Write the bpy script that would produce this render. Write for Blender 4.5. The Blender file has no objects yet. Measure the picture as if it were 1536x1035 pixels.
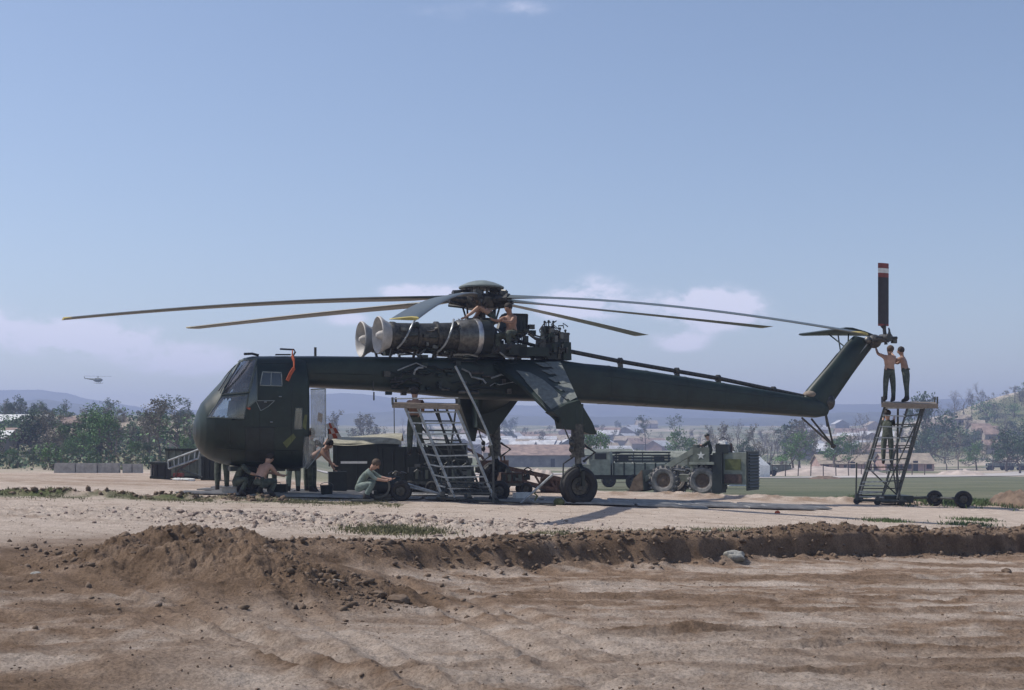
import bpy, bmesh, math, random
import numpy as np
from mathutils import Vector, Matrix
from mathutils.bvhtree import BVHTree

random.seed(7); RNG = np.random.RandomState(11)
F, CX, VH, EYE = 2000.0, 768.0, 668.0, 1.5      # focal length and horizon of the photograph, eye height in metres
scene = bpy.context.scene
COL = scene.collection
PI = math.pi; R = math.radians

# ---------------------------------------------------------------- camera, sky, sun, exposure
cam_d = bpy.data.cameras.new('camera'); cam = bpy.data.objects.new('camera', cam_d); COL.objects.link(cam)
cam.location = (0, 0, EYE); cam.rotation_euler = (PI/2, 0, 0)
cam_d.sensor_width = 36; cam_d.lens = 36*F/1536; cam_d.shift_y = (VH-517.5)/1536
cam_d.clip_start = .1; cam_d.clip_end = 12000
scene.camera = cam
SUN = Vector((-.70, .15, .98)).normalized()
world = bpy.data.worlds.new('World'); scene.world = world; world.use_nodes = True
def build_world():
    nt = world.node_tree; N = nt.nodes; L = nt.links; N.clear()
    out = N.new('ShaderNodeOutputWorld'); bg = N.new('ShaderNodeBackground'); L.new(bg.outputs[0], out.inputs[0])
    sky = N.new('ShaderNodeTexSky'); sky.sky_type = 'NISHITA'; sky.sun_disc = False
    sky.sun_elevation = math.asin(SUN.z); sky.sun_rotation = math.atan2(SUN.x, SUN.y)
    sky.altitude = 300; sky.air_density = 1.0; sky.dust_density = .8; sky.ozone_density = 2.6
    bg.inputs[1].default_value = 0.105
    def M(op, a, b=None, c=None):
        n = N.new('ShaderNodeMath'); n.operation = op
        for i, x in enumerate((a, b, c)):
            if x is None: continue
            if isinstance(x, (int, float)): n.inputs[i].default_value = x
            else: L.new(x, n.inputs[i])
        return n.outputs[0]
    tc = N.new('ShaderNodeTexCoord'); sep = N.new('ShaderNodeSeparateXYZ'); L.new(tc.outputs['Generated'], sep.inputs[0])
    x, y, z = sep.outputs
    az = M('ARCTAN2', x, y); el = M('ARCSINE', z)
    mp = N.new('ShaderNodeMapping'); mp.inputs['Scale'].default_value = (1, 1, 1.9); L.new(tc.outputs['Generated'], mp.inputs[0])
    def noise(scale, det, rough, off):
        n = N.new('ShaderNodeTexNoise'); n.inputs['Scale'].default_value = scale; n.inputs['Detail'].default_value = det
        n.inputs['Roughness'].default_value = rough
        m2 = N.new('ShaderNodeMapping'); m2.inputs['Location'].default_value = (off, off*.7, 0); L.new(mp.outputs[0], m2.inputs[0]); L.new(m2.outputs[0], n.inputs[0])
        return n.outputs[0]
    n1 = noise(26, 9, .6, 3.1); n2 = noise(7, 5, .55, 9.2)
    # cloud banks low over the hills, each a soft lump of fractal noise: azimuth, elevation, half sizes, density
    total = None
    for (u, v, su, sv, d) in [(885, 446, 44, 24, .80), (850, 462, 40, 14, .5), (1050, 456, 60, 22, .80), (1095, 470, 46, 20, .66), (1020, 512, 32, 12, .62), (640, 438, 62, 11, .60),
                              (60, 500, 110, 20, .50), (180, 515, 80, 18, .45), (300, 545, 90, 20, .42), (1240, 565, 110, 26, .14), (1440, 560, 60, 14, .10),
                              (610, 22, 90, 18, .11), (780, 10, 80, 14, .14), (440, 480, 60, 14, .14), (520, 478, 26, 9, .42),
                              (2150, 470, 200, 45, .4), (-420, 480, 260, 45, .5), (2600, 380, 300, 60, .5), (-1300, 400, 400, 60, .5)]:
        a0 = math.atan2(u-CX, F); e0 = math.atan2(VH-v, math.hypot(F, u-CX)); sa = su/F; se = sv/F
        dx = M('DIVIDE', M('SUBTRACT', az, a0), sa); dz = M('DIVIDE', M('SUBTRACT', el, e0), se)
        r2 = M('ADD', M('MULTIPLY', dx, dx), M('MULTIPLY', dz, dz))
        g = M('MULTIPLY', M('EXPONENT', M('MULTIPLY', r2, -.7)), d)
        total = g if total is None else M('ADD', total, g)
    wob = M('ADD', M('MULTIPLY', M('SUBTRACT', n1, .5), 4.2), M('MULTIPLY', M('SUBTRACT', n2, .5), 1.0))
    dens = M('MULTIPLY', total, M('ADD', wob, .95))
    mr = N.new('ShaderNodeMapRange'); mr.interpolation_type = 'SMOOTHERSTEP'; L.new(dens, mr.inputs[0])
    mr.inputs[1].default_value = .06; mr.inputs[2].default_value = .50; mr.inputs[3].default_value = 0; mr.inputs[4].default_value = .80
    tint = N.new('ShaderNodeMix'); tint.data_type = 'RGBA'; tint.blend_type = 'MULTIPLY'; tint.inputs[0].default_value = 1
    L.new(sky.outputs[0], tint.inputs[6]); tint.inputs[7].default_value = SKY_TINT
    mix = N.new('ShaderNodeMix'); mix.data_type = 'RGBA'; L.new(mr.outputs[0], mix.inputs[0])
    L.new(tint.outputs[2], mix.inputs[6]); mix.inputs[7].default_value = (7.3, 7.2, 8.5, 1)
    L.new(mix.outputs[2], bg.inputs[0])
SKY_TINT = (1.10, 1.0, .945, 1)
build_world()
sd = bpy.data.lights.new('sun', 'SUN'); sun = bpy.data.objects.new('sun', sd); COL.objects.link(sun)
sd.energy = 3.4; sd.angle = R(.53); sd.color = (1, .94, .86)
sun.rotation_euler = SUN.to_track_quat('Z', 'Y').to_euler()
vs = scene.view_settings; vs.view_transform = 'Standard'; vs.look = 'None'; vs.gamma = 1; vs.exposure = 0.38; vs.use_curve_mapping = False
scene.cycles.volume_bounces = 1; scene.cycles.max_bounces = 8; scene.cycles.transparent_max_bounces = 12

# ---------------------------------------------------------------- terrain height
def hsh(ix, iy, s):
    n = (ix.astype(np.int64)*374761393 + iy.astype(np.int64)*668265263 + s*1442695041) & 0x7fffffff
    n = ((n ^ (n >> 13))*1274126177) & 0x7fffffff
    n = (n ^ (n >> 16)) & 0xffff
    return n/65535.0
def vnoise(x, y, s=0):
    x = np.asarray(x, float); y = np.asarray(y, float)
    ix = np.floor(x); iy = np.floor(y); fx = x-ix; fy = y-iy
    fx = fx*fx*fx*(fx*(fx*6-15)+10); fy = fy*fy*fy*(fy*(fy*6-15)+10)
    a = hsh(ix, iy, s); b = hsh(ix+1, iy, s); c = hsh(ix, iy+1, s); d = hsh(ix+1, iy+1, s)
    return (a*(1-fx)+b*fx)*(1-fy)+(c*(1-fx)+d*fx)*fy
def fbm(x, y, oct=4, s=0, g=.5):
    t = 0; a = 1; n = 0
    for k in range(oct):
        t = t+a*vnoise(x*1.0, y*1.0, s+k*17); n += a
        x, y = x*1.62+y*1.21+3.7, y*1.62-x*1.21+1.3; a *= g
    return t/n
def sstep(a, b, x):
    t = np.clip((x-a)/(b-a), 0, 1); return t*t*(3-2*t)
def gz(D, v): return EYE-(v-VH)*D/F
PROF_D = np.array([45, 65, 95, 130, 180, 230, 300, 360, 420, 480, 520, 600, 700, 850, 1000, 1300, 2600.])
def prof(vs_, x=None): return np.array([gz(d, v) for d, v in zip(PROF_D, vs_)])
ZL = prof([0, 712, 709, 697, 672, 650, 636, 632, 629, 627, 626, 625, 624, 624, 625, 627, 640])
ZM = prof([0, 738, 727, 719, 714, 710, 706, 699, 690, 681, 675, 664, 655, 645, 640, 640, 645])
ZR = prof([0, 738, 727, 719, 715, 712, 708, 696, 658, 618, 586, 592, 598, 604, 610, 615, 640])
BERM_A, BERM_B = 18.2, .70
def plateau(X, Y): return -.031*np.clip(X, -16, 18)
def berm_line(X):
    return BERM_A+BERM_B*(np.clip(X, -7, 60)+2.7)*.985+ .75*(fbm(X*.8+5, X*0+2, 4, 5)-.5)
TRK = [(9.6, .22, .10), (10.9, .30, .13), (12.1, .26, .10), (13.9, .33, .14), (14.35, .33, .12), (15.6, .36, .12), (16.1, .36, .12), (17.2, .45, .14), (11.5, .12, .09), (18.0, .5, .10)]
TRL = [(-6.6, -1.1, .12), (-6.1, -1.1, .12), (-5.0, -.75, .14), (-4.4, -.78, .14), (-3.2, -.5, .12), (-2.7, -.52, .12), (-7.6, -1.5, .12), (-1.2, -.35, .13), (-.6, -.38, .12)]
def tracks(X, Y):
    d = 0; e = 0
    w = .22*(fbm(X*.18, Y*.18, 2, 301)-.5)*2
    for i, (c, s, wd) in enumerate(TRK):
        q = (Y-c-s*X*(1-.02*X)-w-.25*(vnoise(X*.3, X*0, 310+i)-.5))/wd; m = np.clip(vnoise(X*.35+i*7, Y*.35, 320+i)*2.6-.6, 0, 1)*sstep(-2.5, 1, X)
        d = d+m*np.exp(-q*q)*(1+.28*np.sin((X+Y*.3)*34)); e = e+m*np.exp(-((np.abs(q)-1.7)/.6)**2)
    for i, (c, s, wd) in enumerate(TRL):
        q = (X-c-s*(Y-16)*.75+w)/wd; m = np.clip(vnoise(X*.3+i*5, Y*.3, 340+i)*2.8-.5, 0, 1)*(1-sstep(-.5, 2.5, X))*(1-sstep(16, 19, Y))
        d = d+m*np.exp(-q*q)*(1+.3*np.sin(Y*36+X*6)); e = e+m*np.exp(-((np.abs(q)-1.7)/.6)**2)
    return d, e
def terrain(X, Y, fine=True):
    X = np.asarray(X, float); Y = np.asarray(Y, float)
    a = X/np.maximum(Y, 1)
    lD = np.log(np.clip(Y, 45, 2600)); k = np.log(PROF_D)
    zl = ZL.copy(); zm = ZM.copy(); zr = ZR.copy(); zl[0] = zl[1]; zm[0] = zm[1]; zr[0] = zr[1]
    zL = np.interp(lD, k, zl); zM = np.interp(lD, k, zm); zR = np.interp(lD, k, zr)
    wl = 1-sstep(-.25, -.12, a); wr = sstep(.24, .40, a)
    far = zM*(1-wl)*(1-wr)+zL*wl+zR*wr
    w0 = sstep(45, 66, Y)
    z = plateau(X, Y)*(1-w0)+far*w0
    z = z+np.where(Y > 90, 1, 0)*(fbm(X*.02, Y*.02, 4, 3)-.5)*np.clip((Y-90)*.008, 0, 3)*np.where(Y > 260, 1, .15)
    # road cut in front of the berm
    bl = berm_line(X); c = sstep(-3.6, -.4, X)
    steep = .42-.30*sstep(0, 7, X)
    depth = .34*c+.02
    road = 1-sstep(bl-steep, bl+.02, Y)
    z = z-depth*road
    near = np.clip((19-Y)/10, 0, 1)
    z = z+near*(.16*c + .02 + .031*np.clip(X, -16, 18)*.6 - .14*(1-c))
    if not fine:
        return z+berm_bumps(X, Y, bl, False)
    z = z+berm_bumps(X, Y, bl, True)
    lo = np.clip(Y/40, .4, 1)
    # worn ruts running along the road, and churned plateau
    nearm = (Y < 60)
    wx = 1.6*(fbm(X*.25, Y*.25, 3, 22)-.5); rut = (fbm(X*.30+Y*.05, (Y+wx)*1.9-X*.30, 4, 21)-.5)+.6*(fbm(X*2.4, Y*3.0, 5, 23, .68)-.5)+.55*np.abs(fbm(X*7, Y*8, 4, 24, .65)-.5)
    z = z+np.where(nearm, rut*.10*road, 0)
    ch = (fbm(X*1.5, Y*1.5, 5, 31, .6)-.5)
    td, te = tracks(X, Y); z = z+np.where(nearm, road*(.026*te*(.4+1.2*fbm(X*5, Y*5, 3, 360))-.042*td), 0)
    z = z+np.where(nearm, ch*(.045+.06*road*(1-sstep(-4, 1, X))*np.clip((22-Y)/6, 0, 1)), 0)
    rough = np.exp(-((X+3)/4.5)**2-((Y-24.5)/2.0)**2)*.8+np.exp(-((X+9)/5)**2-((Y-25)/2.5)**2)*.4
    z = z+rough*np.abs(fbm(X*3, Y*3, 4, 41, .6)-.5)*.42
    # tyre marks
    tr = np.exp(-((X+5.9-.09*(Y-15))/.22)**2)*np.exp(-((Y-15.5)/2.3)**2)
    z = z-tr*.05*(.5+.5*np.sin(Y*26+X*5))
    # clod row on the far plateau, left
    row = np.exp(-((Y-31.5-.10*(X+9)-.5*(vnoise(X*.6, X*0, 9)-.5))/.34)**2)*(1-sstep(-6.5, -4.5, X))
    z = z+row*(fbm(X*2.2, Y*2.2, 4, 51, .6)-.33)*.45
    row2 = np.exp(-((Y-43.5-.2*(vnoise(X*.5, X*0, 19)-.5))/.5)**2)*sstep(2.2, 4, X)*(1-sstep(12, 15, X))
    z = z+row2*fbm(X*2.2, Y*2.2, 4, 52, .6)*.22
    return z
def lump(X, Y, cx, cy, sx, sy, h, rot=0., p=2.):
    c, s = math.cos(rot), math.sin(rot); dx = X-cx; dy = Y-cy
    r = np.abs((dx*c+dy*s)/sx)**p+np.abs((-dx*s+dy*c)/sy)**p
    return h*np.exp(-r)
def berm_bumps(X, Y, bl, fine):
    z = 0
    crest = np.exp(-((Y-bl-.42)/.42)**2)*(.35*sstep(-3.2, -2.2, X)+.65*sstep(-1.6, -.2, X))
    nn = fbm(X*1.1, Y*1.1, 5, 61, .62) if fine else .5
    z = z+crest*(.08+.42*(nn-.3))*(.55+.9*(fbm(X*.5, X*0+9, 2, 63) if fine else .5))
    toe = np.exp(-((Y-bl+.45)/.3)**2)*sstep(-3, 0, X)*(1-sstep(4, 9, X)) 
    z = z+toe*((fbm(X*2.6, Y*2.6, 4, 71, .6) if fine else .5)-.2)*.24
    p = lump(X, Y, -3.7, 17.0, 1.0, 1.0, .44)+lump(X, Y, -3.0, 14.6, .8, .6, .20)+lump(X, Y, -4.0, 14.9, .7, .6, .18)+lump(X, Y, -4.5, 16.2, .65, 1.0, .34)+lump(X, Y, -3.2, 15.6, .85, 1.0, .34)
    p = p+lump(X, Y, -2.35, 14.4, .62, .75, .27)+lump(X, Y, -1.5, 15.1, .7, .5, .12)+lump(X, Y, -5.3, 15.4, .5, .8, .09)
    p = p+lump(X, Y, -2.25, 18.2, .8, .4, .18)+lump(X, Y, -1.35, 14.9, .32, .18, .10)+lump(X, Y, 1.6, 12.6, .9, .25, .07)
    p = p*.66
    if fine:
        m = np.clip(p/.2, 0, 1)
        p = p*(.80+.42*fbm(X*1.6, Y*1.6, 3, 80))+m*((fbm(X*3.2, Y*3.2, 5, 81, .66)-.5)*.22+np.abs(fbm(X*8, Y*8, 4, 82, .65)-.5)*.17+np.abs(fbm(X*19, Y*19, 3, 83, .6)-.5)*.07)
    return z+p
def GZ(x, y, fine=False): return float(terrain(np.array([x]), np.array([y]), fine)[0])
def W(u, v, D): return Vector(((u-CX)/F*D, D, EYE-(v-VH)*D/F))
def G(u, v, d0=8., d1=1400.):           # where the line of sight through a point of the photograph meets the land
    ds = np.exp(np.linspace(math.log(d0), math.log(d1), 900)); X = (u-CX)/F*ds
    dz = (EYE-(v-VH)*ds/F)-terrain(X, ds, False)
    i = np.where(dz < 0)[0]; k = i[0] if len(i) else 899
    return Vector((X[k], ds[k], GZ(X[k], ds[k])))

# ---------------------------------------------------------------- materials
MATS = {}
def mat(name, col, rough=.7, metal=0., var=.25, scale=6., bump=.0, col2=None, spec=.5, det=6, alpha=None, trans=0., stretch=None, wear=None):
    if name in MATS: return MATS[name]
    m = bpy.data.materials.new(name); m.use_nodes = True; nt = m.node_tree; N = nt.nodes; L = nt.links
    b = N['Principled BSDF']; b.inputs['Roughness'].default_value = rough; b.inputs['Metallic'].default_value = metal
    b.inputs['Specular IOR Level'].default_value = spec
    if trans: b.inputs['Transmission Weight'].default_value = trans
    if alpha is not None: b.inputs['Alpha'].default_value = alpha
    tc = N.new('ShaderNodeTexCoord'); mp = N.new('ShaderNodeMapping'); L.new(tc.outputs['Object'], mp.inputs[0])
    if stretch: mp.inputs['Scale'].default_value = stretch
    n = N.new('ShaderNodeTexNoise'); n.inputs['Scale'].default_value = scale; n.inputs['Detail'].default_value = det; n.inputs['Roughness'].default_value = .62
    L.new(mp.outputs[0], n.inputs[0])
    cr = N.new('ShaderNodeValToRGB'); L.new(n.outputs[0], cr.inputs[0])
    c2 = col2 or tuple(min(1, c*(1+var*1.6)+.004) for c in col)
    c1 = tuple(c*(1-var) for c in col)
    cr.color_ramp.elements[0].position = .33; cr.color_ramp.elements[0].color = (*c1, 1)
    cr.color_ramp.elements[1].position = .70; cr.color_ramp.elements[1].color = (*c2, 1)
    base = cr.outputs[0]
    if wear:
        n3 = N.new('ShaderNodeTexNoise'); n3.inputs['Scale'].default_value = scale*3.1; n3.inputs['Detail'].default_value = 8; n3.inputs['Roughness'].default_value = .7
        L.new(mp.outputs[0], n3.inputs[0])
        r3 = N.new('ShaderNodeMapRange'); L.new(n3.outputs[0], r3.inputs[0]); r3.inputs[1].default_value = .58; r3.inputs[2].default_value = .72; r3.inputs[4].default_value = .75
        mx = N.new('ShaderNodeMix'); mx.data_type = 'RGBA'; L.new(r3.outputs[0], mx.inputs[0]); L.new(base, mx.inputs[6]); mx.inputs[7].default_value = (*wear, 1)
        base = mx.outputs[2]
    L.new(base, b.inputs['Base Color'])
    rr = N.new('ShaderNodeMapRange'); L.new(n.outputs[0], rr.inputs[0]); rr.inputs[3].default_value = max(0, rough-.08); rr.inputs[4].default_value = min(1, rough+.1)
    L.new(rr.outputs[0], b.inputs['Roughness'])
    if bump:
        n2 = N.new('ShaderNodeTexNoise'); n2.inputs['Scale'].default_value = scale*4; n2.inputs['Detail'].default_value = 5; L.new(mp.outputs[0], n2.inputs[0])
        bp = N.new('ShaderNodeBump'); bp.inputs['Strength'].default_value = bump; bp.inputs['Distance'].default_value = .03; L.new(n2.outputs[0], bp.inputs['Height']); L.new(bp.outputs[0], b.inputs['Normal'])
    MATS[name] = m; return m
olive = mat('olive_paint', (.010, .021, .016), .42, var=.3, scale=1.7, spec=.4, wear=(.036, .046, .035), bump=.05)
olive_d = mat('dark_olive', (.010, .016, .014), .5, var=.3, scale=4)
olive_v = mat('vehicle_olive', (.12, .135, .11), .7, var=.35, scale=2.5, wear=(.27, .24, .20))
black = mat('black_rubber', (.013, .014, .015), .75, var=.4, scale=8, col2=(.035, .034, .032))
dusty_tyre = mat('dusty_tyre', (.19, .185, .18), .9, var=.4, scale=7, col2=(.30, .28, .26))
steel = mat('steel', (.13, .13, .125), .45, .85, var=.35, scale=9)
dsteel = mat('dark_steel', (.055, .058, .06), .45, .6, var=.5, scale=14, col2=(.12, .115, .10))
alu = mat('bare_aluminium', (.50, .50, .51), .34, .85, var=.2, scale=8)
grey_in = mat('intake_grey', (.40, .385, .37), .6, 0, var=.18, scale=5)
walk = mat('walkway_grey', (.145, .16, .15), .85, var=.2, scale=10, bump=.2)
rail_m = mat('stand_rail', (.30, .32, .33), .45, .4, var=.3, scale=9, wear=(.12, .11, .10))
stand_m = mat('stand_olive', (.055, .06, .055), .6, var=.4, scale=8, wear=(.17, .15, .12))
wood = mat('worn_wood', (.22, .18, .14), .85, var=.35, scale=12, stretch=(1, 6, 6))
red_m = mat('red_paint', (.20, .038, .03), .5, var=.2)
orange_m = mat('orange_cloth', (.40, .085, .035), .8, var=.25, scale=8)
white_m = mat('white_paint', (.72, .72, .70), .5, var=.12)
yellow_m = mat('yellow_paint', (.42, .34, .09), .6, var=.25)
yellow_d = mat('faded_yellow_green', (.10, .11, .035), .6, var=.3)
canvas = mat('khaki_canvas', (.27, .255, .19), .95, var=.3, scale=5, bump=.3)
rust = mat('rusty_steel', (.075, .050, .042), .85, var=.5, scale=10, col2=(.16, .10, .08))
skin = mat('tanned_skin', (.42, .25, .18), .55, var=.15, scale=9)
skin_d = mat('deep_tan_skin', (.30, .175, .125), .55, var=.15, scale=9)
hair_m = mat('dark_hair', (.022, .016, .012), .8)
hair_l = mat('brown_hair', (.075, .05, .033), .8)
fatigue = mat('green_fatigues', (.055, .075, .058), .9, var=.5, scale=6, bump=1., col2=(.12, .14, .11))
fat_l = mat('faded_fatigues', (.17, .21, .185), .9, var=.3, scale=7, bump=.5)
boots = mat('boot_leather', (.02, .018, .017), .6)
bark = mat('bark', (.11, .09, .075), .95, var=.35, scale=5)
leaf_g = mat('leaves_green', (.075, .155, .042), .7, var=.55, scale=1.1)
leaf_d = mat('leaves_dark', (.040, .080, .032), .7, var=.55, scale=1.1)
leaf_o = mat('leaves_dry', (.125, .115, .075), .8, var=.4, scale=1.1)
twig = mat('bare_twigs', (.155, .135, .125), .95, var=.3, scale=2)
grass_m = mat('grass_blades', (.16, .175, .075), .85, var=.5, scale=1.5, col2=(.24, .22, .11))
clod_m = mat('clod_earth', (.125, .082, .054), .97, var=.35, scale=2.5, bump=.6, col2=(.23, .165, .115))
stone_m = mat('pale_stone', (.26, .255, .23), .9, var=.3, scale=9, bump=.4)
cloth_w = mat('white_cloth', (.60, .60, .58), .9, var=.2)
conc = mat('weathered_concrete', (.30, .29, .27), .92, var=.25, scale=3, bump=.4)
tin = mat('tin_roof', (.50, .50, .50), .6, .15, var=.25, scale=.6)
tin_r = mat('rusted_roof', (.24, .17, .135), .85, var=.35, scale=.8)
thatch = mat('thatch_roof', (.30, .25, .19), .95, var=.3, scale=1)
wall_t = mat('tan_wall', (.33, .28, .23), .9, var=.2, scale=.7)
wall_g = mat('grey_board_wall', (.20, .19, .185), .9, var=.25, scale=.7)
wall_p = mat('pink_wall', (.38, .26, .23), .9, var=.2, scale=.7)
dark_open = mat('dark_opening', (.015, .016, .018), .6)
def glass_mat(name, col, rough, alpha):
    m = bpy.data.materials.new(name); m.use_nodes = True; b = m.node_tree.nodes['Principled BSDF']
    b.inputs['Base Color'].default_value = (*col, 1); b.inputs['Roughness'].default_value = rough
    b.inputs['Alpha'].default_value = alpha; b.inputs['Specular IOR Level'].default_value = .8; b.inputs['Coat Weight'].default_value = .5
    MATS[name] = m; return m
glass = glass_mat('cockpit_glass', (.05, .065, .072), .06, .9)
def thin_glass(name, tint, dust, ior=1.6):
    m = bpy.data.materials.new(name); m.use_nodes = True; nt = m.node_tree; N = nt.nodes; L = nt.links; N.clear()
    o = N.new('ShaderNodeOutputMaterial'); tr = N.new('ShaderNodeBsdfTransparent'); tr.inputs[0].default_value = (*tint, 1)
    gl = N.new('ShaderNodeBsdfGlossy'); gl.inputs['Roughness'].default_value = .06; gl.inputs[0].default_value = (.95, .97, 1, 1)
    df = N.new('ShaderNodeBsdfDiffuse'); df.inputs[0].default_value = (.5, .5, .48, 1); fr = N.new('ShaderNodeFresnel'); fr.inputs[0].default_value = ior
    no = N.new('ShaderNodeTexNoise'); no.inputs['Scale'].default_value = 3.; no.inputs['Detail'].default_value = 6; rm = N.new('ShaderNodeMapRange'); L.new(no.outputs[0], rm.inputs[0]); rm.inputs[1].default_value = .3; rm.inputs[2].default_value = .75; rm.inputs[3].default_value = dust*.4; rm.inputs[4].default_value = dust*1.6
    a = N.new('ShaderNodeMixShader'); b = N.new('ShaderNodeMixShader'); L.new(rm.outputs[0], a.inputs[0]); L.new(tr.outputs[0], a.inputs[1]); L.new(df.outputs[0], a.inputs[2])
    L.new(fr.outputs[0], b.inputs[0]); L.new(a.outputs[0], b.inputs[1]); L.new(gl.outputs[0], b.inputs[2]); L.new(b.outputs[0], o.inputs[0]); return m
glass_l = thin_glass('windshield_glass', (.78, .85, .86), .19, 1.8)
clear = thin_glass('clear_plastic', (.80, .82, .86), .34, 1.5)

# ---------------------------------------------------------------- mesh building
class MB:
    def __init__(s): s.v = []; s.f = []; s.m = []
    def add(s, vs_, fs, mi=0):
        o = len(s.v); s.v.extend([tuple(p) for p in vs_]); s.f.extend([tuple(i+o for i in f) for f in fs]); s.m.extend([mi]*len(fs)); return s
    def box(s, c, d, rot=None, mi=0, taper=1.):
        c = Vector(c); x, y, z = d[0]/2, d[1]/2, d[2]/2; P = []
        for k in (-1, 1):
            t = taper if k > 0 else 1
            for i, j in ((-1, -1), (1, -1), (1, 1), (-1, 1)):
                p = Vector((i*x*t, j*y*t, k*z)); P.append(c+(rot @ p if rot else p))
        return s.add(P, [(3, 2, 1, 0), (4, 5, 6, 7), (0, 1, 5, 4), (1, 2, 6, 5), (2, 3, 7, 6), (3, 0, 4, 7)], mi)
    def beam(s, p, q, w, h=None, mi=0, up=(0, 0, 1)):
        p = Vector(p); q = Vector(q); h = h or w; d = (q-p); ln = d.length
        if ln < 1e-6: return s
        d.normalize(); u = Vector(up)
        if abs(d.dot(u)) > .97: u = Vector((0, 1, 0))
        a = d.cross(u).normalized(); b = a.cross(d).normalized(); rot = Matrix((d, a, b)).transposed()
        return s.box((p+q)/2, (ln, w, h), rot, mi)
    def tube(s, pts, r, n=8, mi=0, cap=True):
        pts = [Vector(p) for p in pts]; rs = r if isinstance(r, (list, tuple)) else [r]*len(pts); rings = []
        up = Vector((0, 0, 1))
        for i, p in enumerate(pts):
            d = (pts[min(i+1, len(pts)-1)]-pts[max(i-1, 0)]).normalized()
            u = up if abs(d.dot(up)) < .95 else Vector((0, 1, 0))
            a = d.cross(u).normalized(); b = d.cross(a)
            rings.append([p+(a*math.cos(2*PI*k/n)+b*math.sin(2*PI*k/n))*rs[i] for k in range(n)])
        return s.loft(rings, cap, mi)
    def loft(s, rings, cap=True, mi=0, closed=True):
        n = len(rings[0]); vs_ = [p for r_ in rings for p in r_]; fs = []
        for i in range(len(rings)-1):
            for k in range(n if closed else n-1):
                k2 = (k+1) % n; fs.append((i*n+k, i*n+k2, (i+1)*n+k2, (i+1)*n+k))
        if cap and closed: fs.append(tuple(range(n-1, -1, -1))); fs.append(tuple((len(rings)-1)*n+k for k in range(n)))
        return s.add(vs_, fs, mi)
    def lathe(s, o, axis, prof_, n=20, mi=0, cap=False):
        o = Vector(o); d = Vector(axis).normalized(); u = Vector((0, 0, 1)) if abs(d.z) < .9 else Vector((0, 1, 0)); a = d.cross(u).normalized(); b = d.cross(a)
        return s.loft([[o+d*t+(a*math.cos(2*PI*k/n)+b*math.sin(2*PI*k/n))*max(r_, 1e-4) for k in range(n)] for t, r_ in prof_], cap, mi)
    def ell(s, c, r, n=12, m=8, mi=0, rot=None, jit=0., seed=0):
        c = Vector(c); rn = random.Random(seed); rings = []
        for i in range(m+1):
            t = -PI/2+PI*i/m; rings.append([])
            for k in range(n):
                j = 1+jit*(rn.random()-.5)
                p = Vector((r[0]*math.cos(t)*math.cos(2*PI*k/n), r[1]*math.cos(t)*math.sin(2*PI*k/n), r[2]*math.sin(t)))*j
                rings[-1].append(c+(rot @ p if rot else p))
        return s.loft(rings, True, mi)
    def prism(s, poly, off, mi=0):
        poly = [Vector(p) for p in poly]; off = Vector(off); n = len(poly)
        return s.add(poly+[p+off for p in poly], [tuple(range(n-1, -1, -1)), tuple(range(n, 2*n))]+[(i, (i+1) % n, n+(i+1) % n, n+i) for i in range(n)], mi)
    def mesh(s, name, mats, smooth=True, ang=.6):
        me = bpy.data.meshes.new(name); me.from_pydata(s.v, [], s.f)
        for m in (mats if isinstance(mats, (list, tuple)) else [mats]): me.materials.append(m)
        if any(s.m): me.polygons.foreach_set('material_index', s.m)
        bm = bmesh.new(); bm.from_mesh(me); bmesh.ops.recalc_face_normals(bm, faces=bm.faces); bm.to_mesh(me); bm.free()
        if smooth:
            me.polygons.foreach_set('use_smooth', [True]*len(me.polygons)); me.set_sharp_from_angle(angle=ang)
        me.update(); return me
    def build(s, name, mats, parent=None, loc=None, smooth=True, ang=.6, label=None):
        o = bpy.data.objects.new(name, s.mesh(name, mats, smooth, ang)); COL.objects.link(o)
        if parent: o.parent = parent
        if loc: o.location = loc
        if label: o['label'] = label
        return o
def tag(o, label=None, cat=None, group=None, kind=None):
    if label: o['label'] = label
    if cat: o['category'] = cat
    if group: o['group'] = group
    if kind: o['kind'] = kind
    return o
def thing(name, label, cat, loc=(0, 0, 0), rz=0., group=None):
    o = bpy.data.objects.new(name, None); COL.objects.link(o); o.location = loc; o.rotation_euler = (0, 0, rz); o.empty_display_size = .3
    return tag(o, label, cat, group)
def kids(o): return [c for c in o.children]
def dup(o, parent=None):
    c = o.copy(); COL.objects.link(c); c.parent = parent
    for ch in kids(o): dup(ch, c)
    return c
def V(*a): return Vector(a)
# ---------------------------------------------------------------- ground
def grid_mesh(name, rows, cols_a, zf, mats, polar=True):
    A, D = np.meshgrid(cols_a, rows); X = A*D if polar else A; Y = D
    Z = zf(X, Y); n, m = X.shape
    co = np.stack([X, Y, Z], -1).reshape(-1, 3).astype(np.float32)
    i = np.arange(n*m).reshape(n, m); q = np.stack([i[:-1, :-1], i[:-1, 1:], i[1:, 1:], i[1:, :-1]], -1).reshape(-1, 4)
    me = bpy.data.meshes.new(name); me.vertices.add(len(co)); me.vertices.foreach_set('co', co.ravel())
    me.loops.add(q.size); me.loops.foreach_set('vertex_index', q.ravel().astype(np.int32))
    me.polygons.add(len(q)); me.polygons.foreach_set('loop_start', np.arange(0, q.size, 4, dtype=np.int32))
    me.polygons.foreach_set('use_smooth', np.ones(len(q), bool))
    me.update(calc_edges=True); me.validate()
    for mt in mats: me.materials.append(mt)
    o = bpy.data.objects.new(name, me); COL.objects.link(o); return o, X.ravel(), Y.ravel(), Z.ravel()
def seg(a, b, n, p=1.): return list(a+(b-a)*(np.arange(n)/n)**p)
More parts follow.
